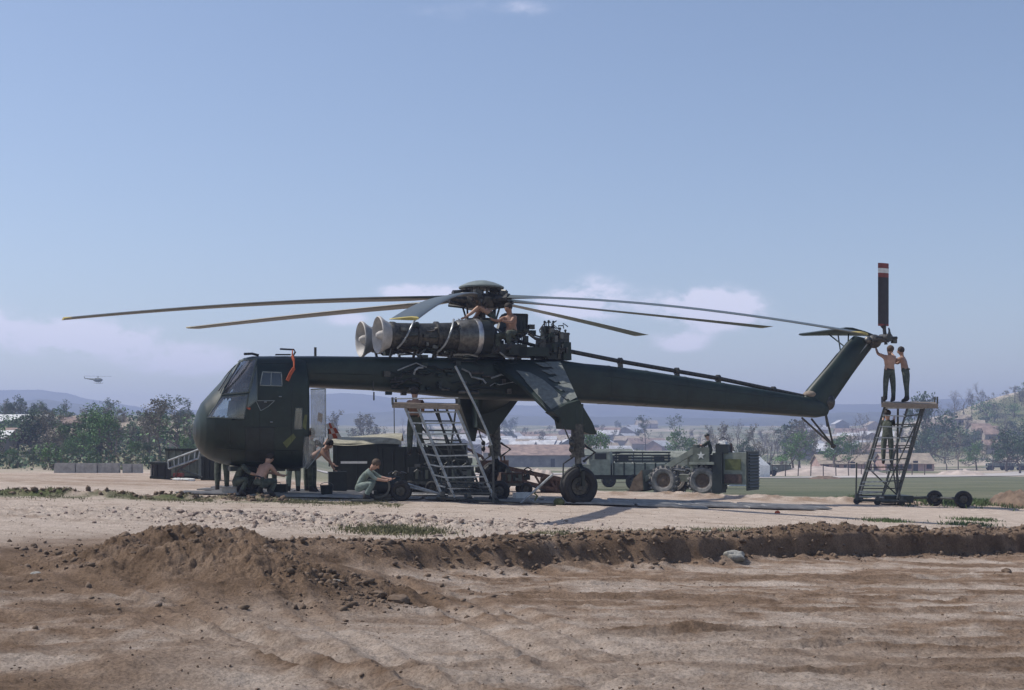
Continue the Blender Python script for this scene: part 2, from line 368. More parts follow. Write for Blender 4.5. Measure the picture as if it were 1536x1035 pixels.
rows = seg(2.2, 8, 40)+seg(8, 13, 120)+seg(13, 22, 250)+seg(22, 30, 150)+seg(30, 48, 130)+list(np.exp(np.linspace(math.log(48), math.log(2500), 170)))
ca = seg(-.95, -.42, 50)+seg(-.42, .42, 640)+seg(.42, .9501, 51)+[.95]
def ground_mat():
    m = bpy.data.materials.new('earth'); m.use_nodes = True; nt = m.node_tree; N = nt.nodes; L = nt.links; b = N['Principled BSDF']
    b.inputs['Roughness'].default_value = .97; b.inputs['Specular IOR Level'].default_value = .15
    at = N.new('ShaderNodeAttribute'); at.attribute_name = 'cover'; tc = N.new('ShaderNodeTexCoord')
    sp = N.new('ShaderNodeSeparateColor'); L.new(at.outputs['Color'], sp.inputs[0])
    def nz(scale, st=(1, 1, 1), det=8, ro=.65):
        mp = N.new('ShaderNodeMapping'); mp.inputs['Scale'].default_value = st; L.new(tc.outputs['Object'], mp.inputs[0])
        n = N.new('ShaderNodeTexNoise'); n.inputs['Scale'].default_value = scale; n.inputs['Detail'].default_value = det; n.inputs['Roughness'].default_value = ro; L.new(mp.outputs[0], n.inputs[0]); return n.outputs[0]
    def ramp(f, c1, c2, p1=.35, p2=.68):
        r_ = N.new('ShaderNodeValToRGB'); L.new(f, r_.inputs[0]); e = r_.color_ramp.elements; e[0].position = p1; e[1].position = p2; e[0].color = (*c1, 1); e[1].color = (*c2, 1); return r_.outputs[0]
    def mix(f, a, c):
        x = N.new('ShaderNodeMix'); x.data_type = 'RGBA'; L.new(f, x.inputs[0]); L.new(a, x.inputs[6]); L.new(c, x.inputs[7]); return x.outputs[2]
    pale = ramp(nz(2.6), (.44, .36, .295), (.60, .515, .44))
    brown = ramp(nz(3.4), (.19, .125, .080), (.36, .26, .185))
    grass = ramp(nz(1.3), (.075, .105, .040), (.20, .19, .10))
    moist = ramp(nz(2.2), (.105, .068, .043), (.26, .18, .12), .3, .72); c = mix(sp.outputs[0], pale, brown); c = mix(at.outputs['Alpha'], c, moist); c = mix(sp.outputs[1], c, grass)
    field = ramp(nz(.11, (1, 2.2, 1)), (.085, .108, .068), (.185, .18, .125)); c = mix(sp.outputs[2], c, field)
    sk = ramp(nz(34, (1, 1, 1), 6, .8), (.66, .65, .64), (1.30, 1.29, 1.28), .39, .56); x = N.new('ShaderNodeMix'); x.data_type = 'RGBA'; x.blend_type = 'MULTIPLY'; x.inputs[0].default_value = .85; L.new(c, x.inputs[6]); L.new(sk, x.inputs[7]); c = x.outputs[2]
    L.new(c, b.inputs['Base Color'])
    h = nz(13, det=12, ro=.78); bp = N.new('ShaderNodeBump'); bp.inputs['Strength'].default_value = .9; bp.inputs['Distance'].default_value = .06
    h2 = nz(48, det=6, ro=.8); b2 = N.new('ShaderNodeBump'); b2.inputs['Strength'].default_value = 1.; b2.inputs['Distance'].default_value = .02; L.new(h2, b2.inputs['Height']); L.new(b2.outputs[0], bp.inputs['Normal']); L.new(h, bp.inputs['Height']); L.new(bp.outputs[0], b.inputs['Normal'])
    return m
earth = ground_mat(); MATS['earth'] = earth
ground, gx, gy, gzv = grid_mesh('ground', np.array(rows), np.array(ca), terrain, [earth])
tag(ground, kind='structure')
bl = berm_line(gx); a_ = gx/gy
road = 1-sstep(bl-.3, bl+.1, gy); cut = sstep(-3.6, -.8, gx)
n1 = fbm(gx*.7, gy*2.2, 5, 101); wx_ = 2.2*(fbm(gx*.2, gy*.2, 3, 112)-.5); n2 = fbm(gx*.22+gy*.1, (gy+wx_)*1.3-gx*.22, 5, 111, .6); n3 = fbm(gx*2, gy*2, 4, 121)
n4 = fbm(gx*.5+gy*.1, gy*5-gx*.6, 4, 141, .6)
browns = road*cut*np.clip(.62+2.6*(n2-.46)+1.3*(n4-.5)+2.0*(n3-.5), .08, 1)
td_, te_ = tracks(gx, gy); browns = browns*(1-.35*np.clip(td_, 0, 1)*road)+.35*te_*road
browns = browns*(1-.6*np.exp(-((gx-1.2)/3.2)**2-((gy-11.3)/2.3)**2))
leftfg = np.clip((berm_line(gx)-.6-gy)/2.5+.2, 0, 1)*(1-cut)
browns = np.maximum(browns, leftfg*np.clip(.72+3.*(n2-.44)+2*(n3-.5), .1, 1))
pile = np.clip(sum(lump(gx, gy, cx, cy, sx, sy, 1.) for cx, cy, sx, sy in [(-3.8, 17, 2.0, 2.2), (-4.9, 16, 1.7, 2.1), (-2.4, 14.5, 1.2, 1.2), (-2.2, 18.9, 1.1, .7), (-1.4, 15, .8, .5), (1.6, 12.6, .8, .25)])*1.5, 0, 1)
crest = np.exp(-((gy-bl-.2)/.72)**2)*sstep(-3.8, -2., gx)
browns = np.maximum(browns, np.maximum(pile, np.clip(crest*1.5, 0, 1))*np.clip(.95+.8*(n3-.4), 0, 1))
plat = (1-road)*np.where(gy < 60, 1, 0)
browns = np.maximum(browns, plat*np.clip(2.4*(n1-.60), 0, .55))
browns = np.maximum(browns, np.exp(-((gy-31.6-.1*(gx+9))/.55)**2)*(1-sstep(-6.5, -4.5, gx))*.8)
browns = np.maximum(browns, np.exp(-((gy-43.5)/2.2)**2)*sstep(1, 4, gx)*np.clip(.3+2*(n3-.4), 0, .8))
browns = np.maximum(browns, (1-sstep(-1, 3, gx))*sstep(36, 38, gy)*(1-sstep(80, 110, gy))*.45*np.clip(1.+3*(n1-.5), 0, 1.5))
gr = np.exp(-((gy-31.2-.12*(gx+8))/1.0)**2)*(1-sstep(-4.0, -2, gx))*np.clip(.2+3.5*(n3-.38), 0, 1)
gr = np.maximum(gr, np.exp(-((gy-bl-1.9)/.9)**2)*sstep(0, 1.5, gx)*(1-sstep(4.2, 7, gx))*np.clip(3.2*(n3-.40), 0, .9))
gr = np.maximum(gr, lump(gx, gy, -1.9, 22.2, .8, .9, 1.)*np.clip(3*(n3-.35), 0, .9))
gr = np.maximum(gr, sstep(190, 240, gy+30*(n1-.5))*np.clip(.65+2.5*(fbm(gx*.03, gy*.03, 4, 131)-.45), 0, 1))
gr = np.maximum(gr, sstep(85, 125, gy+20*(n1-.5))*(1-sstep(-.14, -.03, a_))*.8)
fd = sstep(-1, 2.5, gx+2*(n1-.5))*sstep(46.5, 48.5, gy+1.2*(n1-.5)+np.where(gx > 14, 3., 0))*(1-sstep(176, 186, gy-18*(a_-.2)))
moist = np.maximum(np.clip(pile*1.1, 0, 1), np.clip(np.exp(-((gy-bl-.25)/.62)**2)*sstep(-3.8, -2., gx)*1.5, 0, 1))*np.clip(.62+1.8*(n3-.45), .2, 1)
browns_ = 0; moist = np.maximum(moist, leftfg*np.clip(4*(fbm(gx*.45+gy*.3, gy*.9-gx*.2, 5, 151, .6)-.52), 0, .75)); moist = np.maximum(moist, road*cut*np.clip(3.5*(n2-.56), 0, .6))
cov = np.stack([np.clip(browns, 0, 1), np.clip(gr, 0, 1), np.clip(fd, 0, 1), np.clip(moist, 0, 1)], -1).astype(np.float32)
at = ground.data.color_attributes.new('cover', 'FLOAT_COLOR', 'POINT'); at.data.foreach_set('color', cov.ravel())

# dirt tracks across the field: thin sheets laid over the land
def strip(name, pts, wid, m, lift=.05, n=60, kind='structure', rag=.15):
    pts = [Vector(p) for p in pts]; P = []
    for i in range(n+1):
        t = i/n*(len(pts)-1); k = min(int(t), len(pts)-2); f = t-k; P.append(pts[k].lerp(pts[k+1], f))
    vs_ = []; fs = []
    for i, p in enumerate(P):
        d = (P[min(i+1, n)]-P[max(i-1, 0)]); d.z = 0; d.normalize(); s = Vector((-d.y, d.x, 0))
        w = wid(i/n) if callable(wid) else wid
        for k in range(7):
            t = (k/6-.5)*w*(1+rag*(vnoise(i*.35, k*0+3.3, 7+(k > 3))-.5)*2 if k in (0, 6) else 1)
            q = p+s*t; vs_.append((q.x, q.y, GZ(q.x, q.y)+lift))
        if i:
            for k in range(6): fs.append(((i-1)*7+k, (i-1)*7+k+1, i*7+k+1, i*7+k))
    mb = MB(); mb.add(vs_, fs); o = mb.build(name, m); 
    if kind: tag(o, kind=kind)
    return o
road_m = mat('pale_road_dust', (.42, .39, .36), .95, var=.15, scale=.2)
sand_m = mat('pale_sand', (.40, .335, .29), .97, var=.25, scale=.5, bump=.3)
strip('dirt_road', [V(4, 148, 0), V(20, 150, 0), V(38, 158, 0), V(60, 185, 0), V(90, 235, 0), V(125, 290, 0), V(190, 330, 0)], lambda t: 9+t*8, road_m, .07, rag=.1)
strip('runway_edge', [V(-30, 205, 0), V(0, 212, 0), V(40, 222, 0)], 26, road_m, .09, rag=.05)


# metal landing mats under the aircraft: separate panels lying on the soil
matting = bpy.data.objects.new('landing_mats', None); COL.objects.link(matting); tag(matting, kind='structure')
mat_m = mat('mat_panel_metal', (.27, .265, .26), .7, .1, var=.35, scale=2.5, wear=(.30, .225, .175))
mp_ = None
for r_ in range(5):
    for k in range(9):
        x = -7.6+k*1.86+(r_ % 2)*.6+random.uniform(-.08, .08); y = 34.1+r_*.95+random.uniform(-.05, .05)-.02*x
        if (r_ == 0 and k > 2) or (r_ == 1 and k in (7, 8)): continue
        if mp_ is None:
            mb = MB(); mb.box((0, 0, 0), (1.8, .9, .035))
            for q in range(5): mb.box((0, -.34+q*.17, .022), (1.7, .05, .012))
            mp_ = mb.build('mat_panel', mat_m, matting); o = mp_
        else: o = mp_.copy(); COL.objects.link(o)
        zz = max(GZ(x+dx, y+dy, True) for dx in (-.8, 0, .8) for dy in (-.4, 0, .4))
        o.location = (x, y, zz+.02); o.rotation_euler = (random.uniform(-.01, .01), .031+random.uniform(-.01, .01), random.uniform(-.03, .03))

# ---------------------------------------------------------------- far hills and the air
def ridge(D, dep, pts, nm, seed):
    us = [p[0] for p in pts]; vv = [p[1] for p in pts]
    A = np.array(seg(-.9, -.45, 30)+seg(-.45, .45, 420)+seg(.45, .901, 31)); Y = D+np.linspace(-dep, dep, 60)
    def zf(X, Yy):
        a = X/Yy; t = (Yy-D)/dep; cr = EYE-(np.interp(CX+a*F, us, vv)-VH)*D/F
        cr = cr+(fbm(a*60, a*0+seed, 5, seed)-.5)*.0022*D
        prof_ = np.clip(1-np.abs(t), 0, 1)**.8
        return np.where(prof_ <= 0, -8, (cr+8)*prof_-8+(fbm(X*.012, Yy*.012, 5, seed+3)-.5)*26*prof_*(1-prof_)*2)
    o, *_ = grid_mesh(nm, Y, A, zf, [mat('forested_hill', (.045, .065, .04), .95, var=.4, scale=.02, col2=(.10, .11, .07))]); tag(o, kind='structure')
ridge(2050, 420, [(-1500, 560), (-400, 575), (0, 584), (45, 583), (95, 589), (150, 600), (230, 613), (330, 615), (430, 592), (500, 589), (545, 590), (620, 600), (740, 606), (900, 606), (1080, 612), (1170, 612), (1235, 606), (1330, 604), (1430, 598), (1536, 600), (2000, 585), (3000, 570)], 'hills', 3)
ridge(1450, 260, [(-1500, 590), (-400, 600), (0, 604), (60, 598), (130, 606), (210, 618), (330, 626), (480, 622), (600, 615), (700, 622), (900, 624), (1100, 628), (1240, 620), (1300, 618), (1420, 612), (1536, 616), (2000, 600), (3000, 600)], 'hills', 8)
mb = MB(); mb.box((0, 1310, 46), (4900, 2760, 110))
hz = mb.build('haze', [], smooth=False); tag(hz, kind='stuff')
hm = bpy.data.materials.new('haze'); hm.use_nodes = True; nt = hm.node_tree; nt.nodes.clear()
ho = nt.nodes.new('ShaderNodeOutputMaterial'); pv = nt.nodes.new('ShaderNodeVolumePrincipled')
pv.inputs['Color'].default_value = (.52, .61, .92, 1); pv.inputs['Density'].default_value = .00072; pv.inputs['Anisotropy'].default_value = .25
nt.links.new(pv.outputs[0], ho.inputs['Volume']); hz.data.materials.append(hm)

# ---------------------------------------------------------------- trees
def leaves(centers, rad, per, size, rng, flat=.8):
    c = np.repeat(np.array(centers), per, 0); n = len(c); r_ = np.repeat(np.array(rad), per)
    d = rng.normal(size=(n, 3)); d /= np.linalg.norm(d, axis=1)[:, None]
    p = c+d*(r_*rng.uniform(.35, 1.05, n)**.6)[:, None]*np.array([1, 1, flat])
    a = rng.normal(size=(n, 3)); a /= np.linalg.norm(a, axis=1)[:, None]; b = np.cross(a, rng.normal(size=(n, 3))); b /= np.linalg.norm(b, axis=1)[:, None]
    s = size*rng.uniform(.5, 1.25, n)[:, None]
    q = np.stack([p-a*s, p-b*s*.7, p+a*s, p+b*s*.7], 1).reshape(-1, 3)
    return q
def leaf_obj(name, q, m, parent=None):
    n = len(q)//4; me = bpy.data.meshes.new(name); me.vertices.add(len(q)); me.vertices.foreach_set('co', q.astype(np.float32).ravel())
    me.loops.add(len(q)); me.loops.foreach_set('vertex_index', np.arange(len(q), dtype=np.int32)); me.polygons.add(n)
    me.polygons.foreach_set('loop_start', np.arange(0, n*4, 4, dtype=np.int32)); me.update(calc_edges=True); me.materials.append(m)
    o = bpy.data.objects.new(name, me); COL.objects.link(o); o.parent = parent; return o
def grow(mb, p, d, ln, r_, lev, rng, tips, spread=.7, n=3, up=.12, segs=3):
    pts = [p]; q = p
    for k in range(segs):
        d = (d+Vector(rng.normal(size=3))*.16+Vector((0, 0, up))).normalized(); q = q+d*ln/segs; pts.append(q)
    mb.tube(pts, [r_*(1-.55*k/segs) for k in range(segs+1)], 6 if lev > 1 else 4, cap=False)
    if lev == 0: tips.append(q); return
    for k in range(n):
        f = .45+.55*(k+1)/n; b = pts[min(segs, max(1, int(round(f*segs))))]
        dd = (d+Vector(rng.normal(size=3))*spread).normalized()
        grow(mb, b, dd, ln*.68, r_*.5, lev-1, rng, tips, spread, n, up, segs)
    tips.append(q)
TREES = {}
def make_tree(kind, seed):
    rng = np.random.RandomState(seed); name = {'round': 'leafy_tree', 'dark': 'leafy_tree', 'tall': 'tall_tree', 'bare': 'bare_tree', 'grey': 'bare_tree', 'bush': 'bush'}[kind]
    root = bpy.data.objects.new(name, None); mb = MB(); tips = []
    if kind in ('round', 'dark'):
        grow(mb, V(0, 0, -.03), V(0, 0, 1), .42, .028, 3, rng, tips, .85, 4, .1)
        cs = [tuple(t) for t in tips if t.z > .3]; rr = [rng.uniform(.045, .10) for _ in cs]
        q = leaves(cs, rr, 22 if len(cs) > 60 else 40, .018, rng); lm = leaf_g if kind == 'round' else leaf_d
    elif kind == 'tall':
        grow(mb, V(0, 0, -.03), V(0, 0, 1), .85, .014, 0, rng, tips, .5, 3, .25, 6)
        for k in range(16):
            z = rng.uniform(.42, .96); t2 = []; grow(mb, V(0, 0, z), Vector((rng.normal(), rng.normal(), .5)).normalized(), .13, .005, 1, rng, t2, .6, 3); tips += t2
        cs = [tuple(t) for t in tips]; q = leaves(cs, [rng.uniform(.02, .055) for _ in cs], 11, .013, rng); lm = leaf_d
    elif kind in ('bare', 'grey'):
        grow(mb, V(0, 0, -.03), V(0, 0, 1), .40, .020, 4, rng, tips, .62, 3, .16)
        cs = [tuple(t) for t in tips if t.z > .25]; q = leaves(cs, [rng.uniform(.025, .06) for _ in cs], 5 if kind == 'bare' else 12, .009 if kind == 'bare' else .013, rng); lm = twig if kind == 'bare' else leaf_o
    else:
        for k in range(7): grow(mb, V(rng.uniform(-.1, .1), rng.uniform(-.1, .1), -.03), Vector((rng.normal()*.5, rng.normal()*.5, 1)).normalized(), .45, .014, 1, rng, tips, .8, 3)
        cs = [tuple(t) for t in tips]; q = leaves(cs, [rng.uniform(.08, .2) for _ in cs], 26, .028, rng); lm = leaf_g
    h = max(q[:, 2].max(), .5); q = q/h; mb.v = [(a/h, b/h, c/h) for a, b, c in mb.v]
    return name, mb.mesh('trunk', bark if kind != 'bare' else twig), q, lm
PROTO = {}
def proto(kind, seed):
    if (kind, seed) not in PROTO:
        name, tm, q, lm = make_tree(kind, seed)
        co = leaf_obj('crown', q, lm); cm = co.data; bpy.data.objects.remove(co); PROTO[kind, seed] = (name, tm, cm)
    return PROTO[kind, seed]
TLAB = {'round': 'round green leafy tree', 'dark': 'dark dense leafy tree', 'tall': 'tall thin sparse tree', 'bare': 'bare leafless branching tree', 'grey': 'grey half bare tree', 'bush': 'low green bush'}
def tree(kind, u, vt, D, where, seed=None, h=None, wide=1., vb=None):
    """a tree rooted on the land at distance D below the point (u, vt) of its top"""
    X = (u-CX)/F*D; z = GZ(X, D); h = h or max(1.2, (EYE-(vt-VH)*D/F)-z)
    name, tm, cm = proto(kind, seed if seed is not None else random.choice((1, 2, 3)))
    r_ = thing(name, TLAB[kind]+' '+where, 'bush' if kind == 'bush' else 'tree', (X, D, z), random.uniform(0, 6.28), TLAB[kind]+'s '+where)
    r_.scale = (h*wide, h*wide, h)
    for nm, me in (('trunk', tm), ('crown', cm)):
        o = bpy.data.objects.new(nm, me); COL.objects.link(o); o.parent = r_
    return r_
def utree(kind, u, vt, D, label, **k):
    r_ = tree(kind, u, vt, D, '', **k); r_['label'] = label; del r_['group']; return r_
WL, WM, WR = 'on the slope left of the helicopter nose', 'in the hazy valley town behind the helicopter', 'on the hill at the right edge'
utree('round', 128, 606, 165, 'broad green tree with a rounded top left of the helicopter nose', wide=1.1, seed=1)
utree('grey', 242, 594, 128, 'large twiggy tree with upright forked branches just left of the cockpit', wide=1.05, seed=2)
utree('tall', 165, 596, 210, 'tall narrow tree standing alone above the slope right of the long white roof', wide=1.3, seed=1)
utree('dark', 34, 590, 235, 'dark tree rising behind the long white roof', wide=.75, seed=2)
utree('bush', 78, 662, 104, 'small round green tree in front of the concrete wall', seed=1, wide=1.)
utree('round', 1008, 640, 230, 'bright green round tree behind the wheel loader', seed=2, wide=.95)
utree('round', 896, 644, 150, 'green leafy tree just right of the main wheel strut', seed=3, wide=.9)
utree('dark', 1386, 586, 300, 'dark crowned tree behind the top of the tail stand', seed=3, wide=.6)
utree('bare', 1470, 572, 500, 'tallest bare tree on the ridge at the right', seed=1, wide=1.)
utree('grey', 507, 614, 330, 'round grey tree seen behind the clear cockpit bubble', seed=1, wide=1.1)
utree('round', 1192, 643, 215, 'green tree below the tail end of the boom', seed=1, wide=1.1)
utree('round', 1250, 648, 235, 'pale green tree between the tail skid and the tail stand', seed=2, wide=1.2)
for (k, u, vt, D) in [('tall', 6, 597, 230), ('dark', 16, 606, 240), ('dark', 48, 604, 235), ('tall', 62, 600, 225), ('tall', 100, 598, 240), ('dark', 82, 612, 235), ('grey', 180, 613, 200),
                      ('dark', 205, 628, 190), ('round', 150, 628, 170), ('dark', 112, 640, 150), ('tall', 262, 592, 190), ('tall', 282, 596, 200), ('tall', 248, 590, 215), ('grey', 222, 606, 150), ('grey', 265, 612, 140),
                      ('round', 95, 655, 125), ('dark', 160, 655, 130), ('round', 195, 660, 120), ('dark', 225, 662, 118), ('round', 275, 650, 115), ('dark', 292, 655, 118), ('round', 20, 672, 115), ('dark', 50, 672, 112), ('dark', 8, 650, 150), ('round', 132, 672, 108)]:
    tree(k, u, vt, D, WL, wide=random.uniform(.8, 1.15))
for (k, u, vt, D) in [('grey', 552, 617, 330), ('grey', 540, 622, 340), ('tall', 968, 622, 420), ('tall', 1012, 620, 470), ('grey', 1060, 636, 330), ('grey', 1085, 630, 300), ('bare', 1108, 628, 290), ('grey', 1130, 634, 300), ('bare', 1152, 636, 280),
                      ('dark', 1172, 628, 330), ('grey', 1200, 626, 320), ('grey', 1222, 640, 260), ('bare', 1288, 618, 380), ('grey', 1270, 650, 250), ('grey', 1300, 660, 260), ('dark', 1110, 655, 240), ('grey', 1140, 660, 235), ('dark', 940, 668, 190), ('dark', 968, 672, 190)]:
    tree(k, u, vt, D, WM, wide=random.uniform(.8, 1.2))
for (k, u, vt, D) in [('bare', 1428, 584, 480), ('bare', 1446, 580, 500), ('grey', 1458, 590, 500), ('bare', 1405, 600, 450), ('grey', 1490, 588, 520), ('dark', 1505, 592, 520), ('bare', 1520, 586, 520), ('dark', 1532, 588, 500), ('dark', 1400, 615, 330),
                      ('bare', 1438, 645, 240), ('dark', 1510, 640, 270), ('dark', 1530, 650, 250), ('grey', 1490, 650, 290), ('dark', 1390, 640, 300), ('grey', 1420, 655, 280), ('round', 1465, 660, 280), ('dark', 1548, 620, 300), ('dark', 1590, 600, 300), ('grey', 1640, 590, 350)]:
    tree(k, u, vt, D, WR, wide=random.uniform(.8, 1.2))
rt = random.Random(5)
for k in range(34):      # town trees
    u = rt.uniform(600, 1010); v = rt.uniform(642, 690); g = G(u, v, 250)
    tree(rt.choice(['grey', 'bare', 'grey', 'dark', 'tall']), u, 0, g.y, WM, h=rt.uniform(5, 10), wide=rt.uniform(.8, 1.3))
for k in range(26):
    u = rt.uniform(1040, 1400); v = rt.uniform(655, 697); g = G(u, v, 250)
    tree(rt.choice(['grey', 'bare', 'grey', 'round']), u, 0, g.y, WM, h=rt.uniform(5, 9), wide=rt.uniform(.9, 1.4))
for k in range(34):
    u = rt.uniform(1395, 1600); v = rt.uniform(600, 695); g = G(u, v, 250)
    tree(rt.choice(['grey', 'bare', 'dark', 'round', 'bush']), u, 0, g.y, WR, h=rt.uniform(4, 8), wide=rt.uniform(.9, 1.5))
for k in range(70):
    u = rt.uniform(-120, 300); v = rt.uniform(634, 700); g = G(u, v, 90)
    tree(rt.choice(['grey', 'round', 'dark', 'bush', 'grey']), u, 0, g.y, WL, h=rt.uniform(2.2, 5.5), wide=rt.uniform(.9, 1.5))
# undergrowth nobody could count
def scrub(name, regs, n, size, m, seed):
    rng = np.random.RandomState(seed); cs = []; rr = []
    for (u0, u1, v0, v1, f) in regs:
        for k in range(int(n*f)):
            g = G(rng.uniform(u0, u1), rng.uniform(v0, v1), 88)
            if 88 < g.y < 900: cs.append((g.x, g.y, g.z+.3)); rr.append(rng.uniform(.5, 1.5)*(1+g.y/400))
    q = leaves(cs, rr, 26, size, rng, .75); tag(leaf_obj(name, q, m), kind='stuff')
scrub('undergrowth', [(-150, 310, 632, 706, 1), (1380, 1620, 598, 698, .8), (1040, 1400, 660, 700, .5)], 620, .20, leaf_d, 3)
scrub('dry_undergrowth', [(-150, 310, 632, 706, .5), (1380, 1620, 598, 698, .8), (700, 1400, 645, 698, .9)], 520, .18, leaf_o, 4)

# ---------------------------------------------------------------- houses
def house(label, group, x, y, w, l, h, rz, roof, wall_, windows=0, rise=.28, cat='house', name='house', door=True, z=None):
    r_ = thing(name, label, cat, (x, y, GZ(x, y)-.1 if z is None else z), rz, group)
    mb = MB(); rh = w*rise; o = .35
    mb.add([(-l/2, -w/2, 0), (l/2, -w/2, 0), (l/2, w/2, 0), (-l/2, w/2, 0), (-l/2, -w/2, h), (l/2, -w/2, h), (l/2, w/2, h), (-l/2, w/2, h), (-l/2, 0, h+rh), (l/2, 0, h+rh)],
           [(3, 2, 1, 0), (0, 1, 5, 4), (2, 3, 7, 6), (1, 2, 6, 9, 5), (3, 0, 4, 8, 7), (4, 5, 9, 8), (6, 7, 8, 9)])
    mb.build('wall', wall_, r_, smooth=False)
    mb = MB()
    for s in (-1, 1):
        e = V(0, s*(w/2+o), h-rh*o/(w/2)+.03); t = V(0, 0, h+rh+.05); nrm = V(0, 0, .10)
        mb.prism([V(-l/2-o, e.y, e.z), V(l/2+o, e.y, e.z), V(l/2+o, t.y, t.z), V(-l/2-o, t.y, t.z)], nrm)
    mb.build('roof', roof, r_, smooth=False)
    if door: mb = MB(); mb.box((l*.12, -w/2-.01, .95), (.9, .06, 1.9)); mb.build('door', dark_open, r_, smooth=False)
    for k in range(windows):
        xx = -l/2+(k+.5)*l/windows
        if door and abs(xx-l*.12) < .9: continue
        mb = MB(); mb.box((xx, -w/2-.01, h*.58), (min(1.1, l/windows*.55), .06, .8)); mb.build('window', dark_open, r_, smooth=False)
    return r_
LH = 'houses in the distant valley town'
rh_ = random.Random(21)
types = [('distant town house with a bright tin roof in the valley', tin, wall_g), ('distant town house with a brown rusted roof in the valley', tin_r, wall_t), ('distant hut with a straw coloured roof in the valley', thatch, wall_t), ('distant town house with pale roof and pinkish walls in the valley', tin, wall_p)]
for k in range(74):
    u = rh_.uniform(700, 1005) if k < 48 else rh_.uniform(1205, 1330); v = 640+52*rh_.random()**.8; g = G(u, v, 250)
    t = rh_.choice(types[:1]*2+types); sc = 1+g.y/1500
    house(t[0], LH, g.x, g.y, rh_.uniform(4.5, 6.5)*sc, rh_.uniform(6, 12)*sc, rh_.uniform(2.2, 3), rh_.choice([0, .3, -.3, 1.2, PI/2])+rh_.uniform(-.15, .15), t[1], t[2], windows=2 if g.y < 500 else 0)
for k in range(8):
    u = rh_.uniform(1395, 1530); v = rh_.uniform(632, 690); g = G(u, v, 250)
    t = rh_.choice(types[1:3]); house(t[0].replace('in the valley', 'among trees on the right hill'), 'houses on the right hill', g.x, g.y, 5, rh_.uniform(6, 9), 2.5, rh_.uniform(-.5, .5), t[1], t[2], windows=2)
for k in range(9):
    u = rh_.choice([rh_.uniform(82, 118), rh_.uniform(165, 215), rh_.uniform(200, 290)]); v = rh_.uniform(636, 684); g = G(u, v, 90)
    t = rh_.choice(types[1:3]); house(t[0].replace('distant ', 'small ').replace('in the valley', 'on the left slope'), 'houses on the left slope', g.x, g.y, 3.2, rh_.uniform(3.5, 6), 2, rh_.uniform(-.4, .4), t[1], t[2], windows=1)
def at_house(label, u, v, D, lw, w, h, roof, wall_, rz=0, win=3, group=None, name='house', cat='house', rise=.28, vb=None):
    X = (u-CX)/F*D; z = GZ(X, D)-.1 if vb is None else EYE-(vb-VH)*D/F
    return house(label, group, X, D, w, lw/F*D, h, rz, roof, wall_, win, rise, cat, name, z=z)
at_house('long low building with a bright white roof at the left edge', 18, 636, 222, 106, 7, 2.1, white_m, wall_g, win=8, rise=.16, name='long_building', cat='building', vb=652)
at_house('low pink walled building under the long white roof', 40, 655, 190, 56, 5, 1.2, tin_r, wall_p, win=4, rise=.12, name='low_building', cat='building', vb=662)
at_house('white roofed shed cut by the left edge below the long building', -6, 668, 150, 46, 4, 1.5, white_m, wall_t, win=1, rise=.2, name='shed', cat='shed', vb=678)
at_house('long tan roofed hut right of the tail stand', 1355, 700, 250, 72, 8, 1.4, thatch, wall_p, win=5, rise=.22, name='hut', cat='hut', vb=706)
at_house('long tan roofed hut left of the tail stand', 1262, 700, 255, 76, 8, 1.5, thatch, wall_p, win=5, rise=.2, name='hut', cat='hut', vb=707)
at_house('wide brown roofed hangar behind the brown ramp', 812, 690, 300, 130, 16, 2.6, tin_r, wall_g, win=0, rise=.14, name='hangar', cat='hangar', vb=700)
at_house('dark green tent shelter behind the flatbed trucks', 912, 700, 110, 60, 3.2, 1.6, olive_v, olive_v, win=0, rise=.12, name='shelter', cat='shelter', vb=712)
# sandy heaps beyond the field
def heap(label, u, v, D, wpx, hpx, m, seed, dep=4.):
    X = (u-CX)/F*D; w = wpx/F*D; h = hpx/F*D; A = np.linspace(-1.1, 1.1, 60); B = np.linspace(-1.1, 1.1, 24); AA, BB = np.meshgrid(A, B)
    ZZ = np.clip(1-np.abs(AA)**2.2-np.abs(BB)**2, 0, 1)**.7*h*(.55+.75*fbm(AA*4+seed, BB*3, 4, seed))
    ok = np.stack([X+AA*w/2, D+BB*dep, terrain(X+AA*w/2, D+BB*dep, False)-.05+ZZ], -1).reshape(-1, 3); i = np.arange(60*24).reshape(24, 60)
    mb = MB(); mb.add(ok.tolist(), np.stack([i[:-1, :-1], i[:-1, 1:], i[1:, 1:], i[1:, :-1]], -1).reshape(-1, 4).tolist()); return tag(mb.build('sand_heap', m, ang=3), label, 'heap')
heap('long low bank of pale sand beyond the green field', 1232, 712, 195, 200, 13, sand_m, 3, 9)
heap('pale pointed sand heap behind the dark brown ramp', 808, 712, 62, 110, 37, sand_m, 5, 3)
heap('low sandy mound at the foot of the right hill beside the road', 1440, 706, 200, 70, 9, sand_m, 7, 6)
heap('small brown earth mound in the green field', 1238, 722, 140, 52, 5, clod_m, 9, 2)
heap('brown earth bank at the right edge by the green weeds', 1530, 752, 44, 70, 26, clod_m, 11, 2.2)
# concrete barrier wall at the left
for (u0, u1, lab) in ((82, 180, 'longer weathered concrete barrier wall under the trees at left'), (184, 214, 'short weathered concrete barrier wall nearest the dark crates')):
    D = 92; x0, x1 = (u0-CX)/F*D, (u1-CX)/F*D; n = max(2, round((x1-x0)/1.5)); t = thing('barrier_wall', lab, 'wall', ((x0+x1)/2, D, GZ((x0+x1)/2, D)-.1))
    for k in range(n):
        w = (x1-x0)/n; mb = MB(); mb.box((-(x1-x0)/2+(k+.5)*w, random.uniform(-.06, .06), .37+random.uniform(-.04, .03)), (w-.05, .4, .78), taper=.96); mb.build('wall_panel', conc, t)
